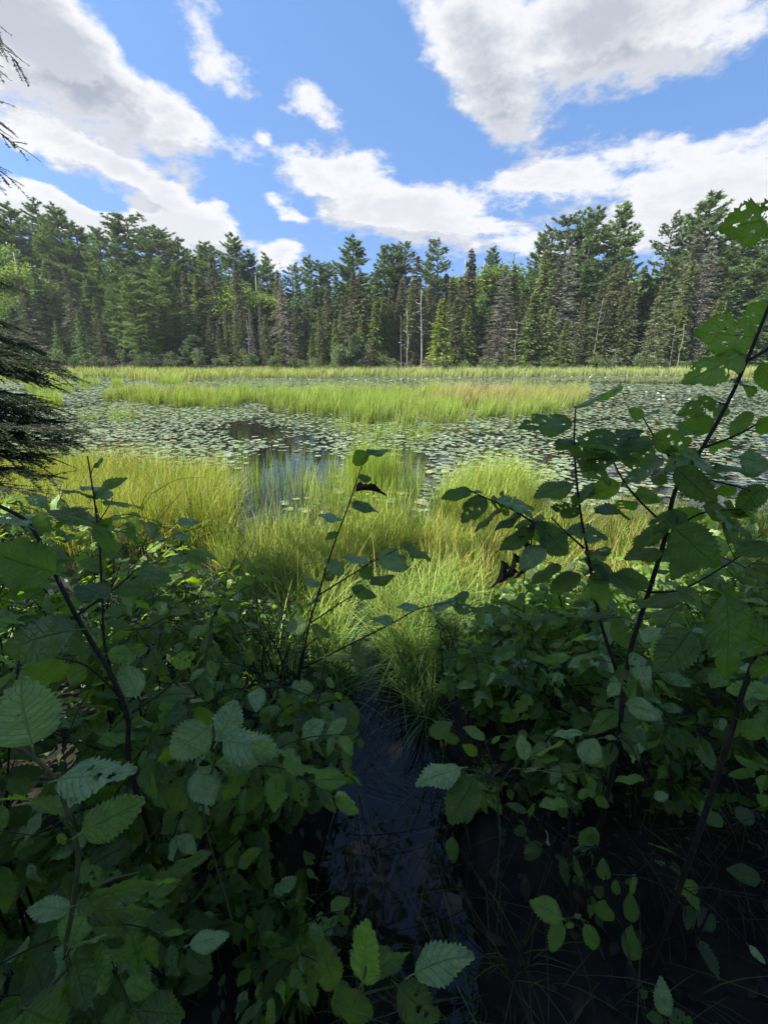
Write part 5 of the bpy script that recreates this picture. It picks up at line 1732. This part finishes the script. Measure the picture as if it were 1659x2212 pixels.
def build_thickets():
    rg = random.Random(17)
    tot = 0
    spots = []
    # left bank
    for (x, y, h, n, s) in [(-0.55, 0.62, .62, 7, 0.071), (-0.95, 0.72, .85, 7, 0.080), (-0.42, 0.95, .62, 7, 0.067), (-0.78, 1.05, .86, 7, 0.071), (-1.25, 1.0, 1.0, 7, 0.076), (-0.36, 1.35, .58, 7, 0.063),
                            (-0.72, 1.45, .74, 8, 0.067), (-1.12, 1.45, .92, 7, 0.067), (-1.6, 1.4, 1.05, 7, 0.076), (-0.52, 1.8, .58, 7, 0.063), (-0.95, 1.9, .76, 8, 0.066), (-1.4, 1.9, .92, 7, 0.067), (-1.95, 1.9, 1.05, 7, 0.076),
                            (-0.70, 2.3, .55, 7, 0.063), (-1.2, 2.4, .72, 7, 0.066), (-1.75, 2.4, .9, 7, 0.067), (-0.25, 0.78, .40, 6, 0.059), (-0.33, 1.1, .42, 6, 0.059), (-2.3, 2.4, 1.0, 7, 0.071), (-0.7, 0.42, .5, 6, 0.076)]:
        spots.append((x, y, h, n, s, 'left'))
    for (x, y, h, n, s) in [(0.42, 1.55, .52, 6, .07), (0.72, 1.5, .62, 6, .075), (1.05, 1.45, .74, 6, .08), (1.4, 1.4, .86, 6, .085), (0.36, 1.9, .48, 6, .07), (0.66, 1.95, .60, 6, .072), (1.0, 1.95, .72, 7, .075), (1.4, 1.95, .84, 6, .08),
                            (1.8, 1.9, .95, 6, .085), (0.62, 2.4, .52, 6, .07), (1.05, 2.5, .64, 6, .072), (1.6, 2.5, .8, 6, .078), (2.1, 2.5, .9, 6, .08), (0.95, 1.1, .6, 5, .08), (1.35, 1.0, .78, 5, .085), (1.75, 1.4, 1.0, 6, .09),
                            (0.30, 1.25, .34, 5, .06), (0.55, 0.85, .34, 6, .06), (0.85, 0.8, .42, 6, .065), (1.2, 0.75, .5, 6, .07), (0.6, 1.2, .36, 6, .06)]:
        spots.append((x, y, h, n, s, 'right'))
    near = {'left': 'in the left thicket', 'right': 'in the right thicket'}
    for i, (x, y, h, n, s, side) in enumerate(spots):
        row = 'front' if y < 0.9 else 'second' if y < 1.3 else 'third' if y < 1.75 else 'fourth' if y < 2.2 else 'rearmost'
        same = sorted(abs(q[0]) for q in spots if q[5] == side and ('front' if q[1] < 0.9 else 'second' if q[1] < 1.3 else 'third' if q[1] < 1.75 else 'fourth' if q[1] < 2.2 else 'rearmost') == row)
        k = same.index(abs(x))
        how = 'low' if h < 0.56 else 'waist-high' if h < 0.8 else 'tall'
        lab = f'{how} leafy alder {near[side]}, {row} row, {ordinal(k)} out from the channel'
        tot += thicket_shrub('alder_shrub', lab, 'shrub', f'alders of the {side} bank thicket', x, y, h, n, s, 500 + i)
    print('thicket leaves', tot)


build_thickets()


def build_undergrowth():
    rg = np.random.default_rng(55)
    Vs, Ts, Cs, off = [], [], [], 0
    for (x0, x1, y0, y1, n, zmax, sz) in [(0.3, 2.4, 1.7, 3.0, 5200, .42, .030), (-2.4, -0.3, 1.8, 3.0, 4200, .40, .030), (-2.2, -0.15, 0.3, 1.8, 2200, .22, .03), (0.35, 1.8, 1.0, 1.7, 500, .14, .02)]:
        xy = rg.uniform((x0, y0), (x1, y1), (n, 2))
        k = channel_keep(xy[:, 0], xy[:, 1], rg)
        xy = xy[k]
        m = len(xy)
        q = np.column_stack([xy, terrain_h(xy[:, 0], xy[:, 1]) + zmax * rg.random(m) ** 1.3])
        a = rg.uniform(0, 6.28, m)
        d = unit(np.stack([np.cos(a), np.sin(a), rg.normal(-0.1, 0.35, m)], 1))
        s = unit(np.cross(d, np.array([0, 0, 1.0])) + rg.normal(0, 0.3, (m, 3)))
        L = sz * rg.uniform(0.6, 1.5, m)[:, None]
        dr = np.array([0, 0, -0.12])
        V = np.stack([q, q + d * L * 0.3 - s * L * 0.26, q + d * L * 0.7 - s * L * 0.17 + dr * L * 0.4, q + d * L + dr * L, q + d * L * 0.7 + s * L * 0.17 + dr * L * 0.4, q + d * L * 0.3 + s * L * 0.26], 1).reshape(-1, 3)
        T = (np.arange(m)[:, None, None] * 6 + np.array([(0, 1, 5), (1, 2, 4), (1, 4, 5), (2, 3, 4)])[None]).reshape(-1, 3)
        c = np.array((0.055, 0.11, 0.035)) * rg.uniform(0.6, 1.5, (m, 1))
        Vs.append(V)
        Ts.append(T + off)
        Cs.append(np.repeat(c, 6, 0))
        off += len(V)
    lit = []
    for (x0, x1, y0, y1, n) in [(0.1, 2.0, 0.2, 1.9, 420), (-2.0, -0.1, 0.2, 1.6, 400)]:
        xy = rg.uniform((x0, y0), (x1, y1), (n, 2))
        z = terrain_h(xy[:, 0], xy[:, 1])
        xy, z = xy[z > 0.01], z[z > 0.01]
        lit.append(np.column_stack([xy, z + 0.008]))
    q = np.concatenate(lit)
    m = len(q)
    a = rg.uniform(0, 6.28, m)
    d = unit(np.stack([np.cos(a), np.sin(a), rg.normal(0.05, 0.2, m)], 1))
    sd = unit(np.cross(d, np.array([0, 0, 1.0])) + rg.normal(0, 0.2, (m, 3)))
    L = rg.uniform(0.025, 0.065, (m, 1))
    up = np.array([0, 0, 0.15])
    V = np.stack([q, q + d * L * 0.35 - sd * L * 0.27 + up * L, q + d * L * 0.7 - sd * L * 0.17, q + d * L + up * L, q + d * L * 0.7 + sd * L * 0.17 + up * L, q + d * L * 0.35 + sd * L * 0.27], 1).reshape(-1, 3)
    T = (np.arange(m)[:, None, None] * 6 + np.array([(0, 1, 5), (1, 2, 4), (1, 4, 5), (2, 3, 4)])[None]).reshape(-1, 3)
    c = np.array([(0.035, 0.024, 0.015), (0.055, 0.038, 0.022), (0.022, 0.017, 0.012)])[rg.integers(0, 3, m)] * rg.uniform(0.7, 1.3, (m, 1))
    lo = link('leaf_litter', mesh_np('leaf_litter', V, T, M_BROAD, tint=np.repeat(c, 6, 0)))
    tag(lo, label='brown fallen leaves on the shaded bank soil', kind='stuff')
    o = link('undergrowth', mesh_np('undergrowth', np.concatenate(Vs), np.concatenate(Ts), M_BROAD, tint=np.concatenate(Cs)))
    tag(o, label='small-leaved undergrowth on the shaded banks', kind='stuff')


build_undergrowth()


# ------------------------------------------------------------------ hemlock reaching in from the left
def needle_branch(p0, p1, seed, twigs=34, tl=0.17, sag=0.06, nl=0.015):
    rg = np.random.default_rng(seed)
    n = 14
    s = np.linspace(0, 1, n)
    ax = np.array(p1 - p0)
    L = np.linalg.norm(ax)
    path = np.array(p0)[None] + ax[None] * s[:, None]
    path[:, 2] += sag * L * np.sin(np.pi * s) - 0.02 * s ** 3
    tb = Tubes()
    tb.add([Vector(p) for p in path], [0.008 - 0.0065 * k for k in s], 5)
    a = ax / L
    side = np.cross(a, [0, 0, 1.0])
    side /= np.linalg.norm(side)
    Q, D = [], []
    for k in range(twigs):
        f = rg.uniform(0.12, 1.0)
        base = np.array([np.interp(f, s, path[:, i]) for i in range(3)])
        sg = 1 if k % 2 else -1
        d = a * rg.uniform(0.6, 1.1) + side * sg * rg.uniform(0.35, 0.9) + np.array([0, 0, rg.normal(-0.10, 0.16)])
        d /= np.linalg.norm(d)
        ln = tl * rg.uniform(0.6, 1.35) * (1.15 - 0.65 * f)
        e = base + d * ln + np.array([0, 0, -0.18 * ln])
        mid = (base + e) / 2 + np.array([0, 0, 0.06 * ln])
        tb.add([Vector(base), Vector(mid), Vector(e)], [0.0022, 0.0016, 0.0008], 3)
        m = int(ln / 0.0026)
        t = rg.random(m)[:, None]
        pts = (1 - t) ** 2 * base + 2 * t * (1 - t) * mid + t ** 2 * e
        pr = np.cross(d, [0, 0, 1.0])
        pr /= np.linalg.norm(pr)
        sgn = rg.choice([-1, 1], (m, 1))
        nd = pr[None] * sgn + d[None] * rg.uniform(0.2, 0.8, (m, 1)) + np.array([0, 0, 1])[None] * rg.normal(0.08, 0.3, (m, 1))
        Q.append(pts)
        D.append(unit(nd))
    Q, D = np.concatenate(Q), np.concatenate(D)
    m = len(Q)
    ln = nl * rg.uniform(0.6, 1.2, m)
    V, T = spray_tris(Q, D, ln, np.full(m, 0.0042), rg)
    c = np.repeat(np.array((0.050, 0.088, 0.048)) * rg.uniform(0.6, 1.5, (m, 1)), 3, 0)
    return tb, V, T, c


def build_hemlock():
    root = empty('hemlock_tree', Vector((-2.75, 1.75, float(terrain_h(-2.75, 1.75)))))
    tb = Tubes()
    tb.add([(0, 0, -0.2), (0.02, 0, 1.5), (0.0, 0.03, 3.5), (0.05, 0, 6.0), (0.0, 0, 9.0)], [0.13, 0.11, 0.09, 0.055, 0.01], 10)
    link('trunk', tb.mesh('trunk', M_BARK), root)
    R0 = root.location
    # start u, v, depth, tip u, v, depth
    br = [(-260, 700, 2.5, 112, 782, 2.1, 60, .22), (-260, 690, 2.6, 70, 745, 2.3, 60, .22), (-240, 760, 2.5, 140, 800, 2.0, 60, .18), (-240, 790, 2.5, 95, 868, 2.0, 56, .2), (-230, 830, 2.4, 60, 850, 2.2, 50, .22), (-240, 850, 2.4, 100, 880, 2.0, 50, .16),
          (-230, 985, 2.4, 182, 922, 1.95, 60, .17), (-230, 960, 2.4, 150, 905, 2.05, 50, .15), (-220, 960, 2.4, 125, 952, 2.0, 60, .19), (-220, 980, 2.3, 60, 985, 2.0, 56, .2), (-220, 1010, 2.3, 110, 1022, 2.0, 44, .17), (-220, 1020, 2.2, 80, 1060, 1.95, 44, .17),
          (-220, 1060, 2.2, 40, 1105, 1.9, 40, .17), (-220, 720, 2.6, 40, 770, 2.4, 60, .24), (-230, 880, 2.4, 50, 905, 2.2, 50, .2), (-200, 1100, 2.1, 20, 1160, 1.9, 36, .17),
          (-230, 40, 2.9, 52, 124, 2.4, 26, .16), (-220, 130, 2.9, 22, 152, 2.4, 24, .16), (-230, 230, 2.8, 55, 288, 2.3, 24, .16), (-220, 250, 2.8, 54, 306, 2.3, 24, .14), (-230, 330, 2.8, 40, 378, 2.4, 22, .16), (-230, 330, 2.7, 28, 402, 2.35, 20, .14),
          (-230, -10, 3.0, 16, 60, 2.5, 22, .16), (-230, 180, 2.9, 20, 216, 2.5, 18, .15), (-240, 440, 2.8, -20, 470, 2.4, 40, .2), (-240, 560, 2.7, -10, 600, 2.4, 40, .22), (-240, 640, 2.7, 10, 690, 2.4, 50, .22)]
    br = [(q[0], q[1], q[2], q[3] - (16 if q[1] < 500 else 0), q[4], q[5], q[6], q[7]) for q in br]
    br += [(q[0], q[1] + 16, q[2] + 0.12, q[3] - 22, q[4] + 26, q[5] + 0.14, 60, q[7]) for q in br if 680 < q[1] < 1000]
    for k, (u0, v0, d0, u1, v1, d1, tw, tl) in enumerate(br):
        p1 = W(u1, v1, d1)
        q = W(u0, v0, d0)
        p0 = Vector((R0.x + 0.02, R0.y, q.z + 0.05))
        t, V, T, c = needle_branch(p0 - R0, p1 - R0, 700 + k, int(tw * 3.2), tl * 1.05)
        b = link('branch', t.mesh('branch', M_BARK), root)
        link('needles', mesh_np('needles', V, T, M_CROWN, tint=c), b)
    rq = random.Random(12)
    for k in range(22):
        a, z, L = rq.uniform(1.9, 5.4), 0.9 + 0.36 * k, (1.9 - 0.07 * k) * rq.uniform(0.8, 1.1)
        t, V, T, c = needle_branch(Vector((0, 0, z)), Vector((math.cos(a) * L, math.sin(a) * L, z - 0.1)), 760 + k, 46, 0.2, nl=0.022)
        b = link('branch', t.mesh('branch', M_BARK), root)
        link('needles', mesh_np('needles', V, T, M_CROWN, tint=c), b)
    tag(root, 'dark hemlock reaching into the frame with drooping needled branches on the left', 'tree')


build_hemlock()


# ------------------------------------------------------------------ the wood the photographer stands in (it shades the foreground)
def build_canopy():
    rg = random.Random(3)
    pr = []
    for k in range(3):
        V, T, C = broad_crown(900 + k, 11, 3.0, 0.20, (0.055, 0.10, 0.03), 9000, 0.30)
        pr.append((mesh_np('crown', V, T, M_BROAD, tint=C), trunk_mesh('trunk', 8.5, 0.15, 70 + k, M_BARK, stubs=6)))
    n = 0
    for x in (-21, -17.5, -14.2, -11, -8, -5.2, -2.6, 0.2, 3.2, 6.4):
        for y0 in (-3.35, -7.1):
            x1, y1 = x + rg.uniform(-.7, .7), y0 + rg.uniform(-.6, .6)
            if y0 > -5 and abs(x1) < 2.2:
                y1 -= 1.4
            gz = float(terrain_h(x1, y1))
            root = empty('canopy_tree', (x1, y1, gz - 0.1))
            cm, tm = pr[n % 3]
            s = rg.uniform(0.9, 1.1) * (1.0 if y0 > -5 else 1.35)
            for nm, me in (('trunk', tm), ('crown', cm)):
                o = link(nm, me, root)
                o.scale = (s, s, s)
                o.rotation_euler = (0, 0, rg.uniform(0, 6))
            tag(root, 'leafy tree of the shaded wood behind the photographer', 'tree', 'trees of the near wood behind the viewpoint')
            n += 1
    V, T, C = broad_crown(950, 6.3, 2.5, 0.52, (0.055, 0.10, 0.03), 9000, 0.16)
    cm, tm = mesh_np('crown', V, T, M_BROAD, tint=C), trunk_mesh('trunk', 5.2, 0.07, 90, M_BARK, stubs=4)
    for (x1, y1) in [(-3.6, -2.3), (-1.5, -2.1), (3.6, -2.2), (0.2, -3.6)]:  # added unseen trees, placed to cut overhead light on the foreground
        root = empty('canopy_tree', (x1, y1, float(terrain_h(x1, y1)) - 0.1))
        for nm, me in (('trunk', tm), ('crown', cm)):
            o = link(nm, me, root)
            o.rotation_euler = (0, 0, rg.uniform(0, 6))
        tag(root, 'added low-branched leafy tree, unseen, darkening the foreground from above', 'tree', 'added low trees over the viewpoint')
    g = np.random.default_rng(31)
    tb, Q = Tubes(), []
    R0 = Vector((-2.2, -2.6, 0.3))
    for (tx, ty, tz) in [(0.1, 6.0, 6.9), (0.9, 5.0, 7.2), (-0.5, 4.4, 6.4), (0.4, 3.6, 6.2), (1.3, 6.3, 7.6), (-0.9, 3.2, 5.8), (0.9, 2.8, 5.6), (-0.6, 5.6, 7.2)]:  # added limbs out of view, darkening the sky reflection in the channel
        pts = smooth_path([Vector((-2.2, -2.6, 4.2)) - R0, Vector((-1.3 + g.normal(0, .2), 0.6, 5.6)) - R0, Vector((tx * .6 - .3, ty * .6, tz - .2)) - R0, Vector((tx, ty, tz)) - R0], 5)
        tb.add(pts, [0.05 - 0.042 * k / (len(pts) - 1) for k in range(len(pts))], 6)
        for p in pts[7:]:
            Q.append(np.array(p)[None] + g.normal(0, 1, (40, 3)) * np.array([0.26, 0.26, 0.15]))
    Q = np.concatenate(Q)
    D = unit(g.normal(0, 1, Q.shape) * np.array([1, 1, 0.5]))
    S = unit(np.cross(D, g.normal(0, 1, D.shape)))
    Lf = g.uniform(.10, .17, (len(Q), 1))
    V = np.stack([Q, Q + D * Lf * .35 - S * Lf * .30, Q + D * Lf * .75 - S * Lf * .18, Q + D * Lf, Q + D * Lf * .75 + S * Lf * .18, Q + D * Lf * .35 + S * Lf * .30], 1).reshape(-1, 3)
    T = (np.arange(len(Q))[:, None, None] * 6 + np.array([(0, 1, 5), (1, 2, 4), (1, 4, 5), (2, 3, 4)])[None]).reshape(-1, 3)
    root = empty('canopy_tree', R0)
    link('trunk', trunk_mesh('trunk', 6.0, 0.10, 95, M_BARK), root)
    link('bough', tb.mesh('bough', M_BARK), root)
    link('leaves', mesh_np('leaves', V, T, M_BROAD, tint=np.tile([[0.06, 0.11, 0.03]], (len(V), 1))), root)
    tag(root, 'added unseen slim tree whose high bough darkens the channel reflection', 'tree')


build_canopy()


# ------------------------------------------------------------------ thin summer haze over the pond
def build_haze():
    m = bpy.data.materials.new('haze')
    m.use_nodes = True
    N, L = m.node_tree.nodes, m.node_tree.links
    N.remove(N['Principled BSDF'])
    pv = N.new('ShaderNodeVolumePrincipled')
    pv.inputs['Color'].default_value = (0.86, 0.91, 0.97, 1)
    pv.inputs['Density'].default_value = HAZE
    pv.inputs['Anisotropy'].default_value = 0.2
    L.new(pv.outputs[0], N['Material Output'].inputs['Volume'])
    x0, x1, y0, y1, z0, z1 = -420, 420, -140, 520, -2.0, 60
    V = [(x, y, z) for z in (z0, z1) for (x, y) in ((x0, y0), (x1, y0), (x1, y1), (x0, y1))]
    T = [(0, 2, 1), (0, 3, 2), (4, 5, 6), (4, 6, 7)]
    for i in range(4):
        j = (i + 1) % 4
        T += [(i, j, j + 4), (i, j + 4, i + 4)]
    tag(link('haze', mesh_np('haze', np.array(V), np.array(T), m)), label='thin pale summer haze over the pond', kind='stuff')


HAZE = 0.0004
build_haze()
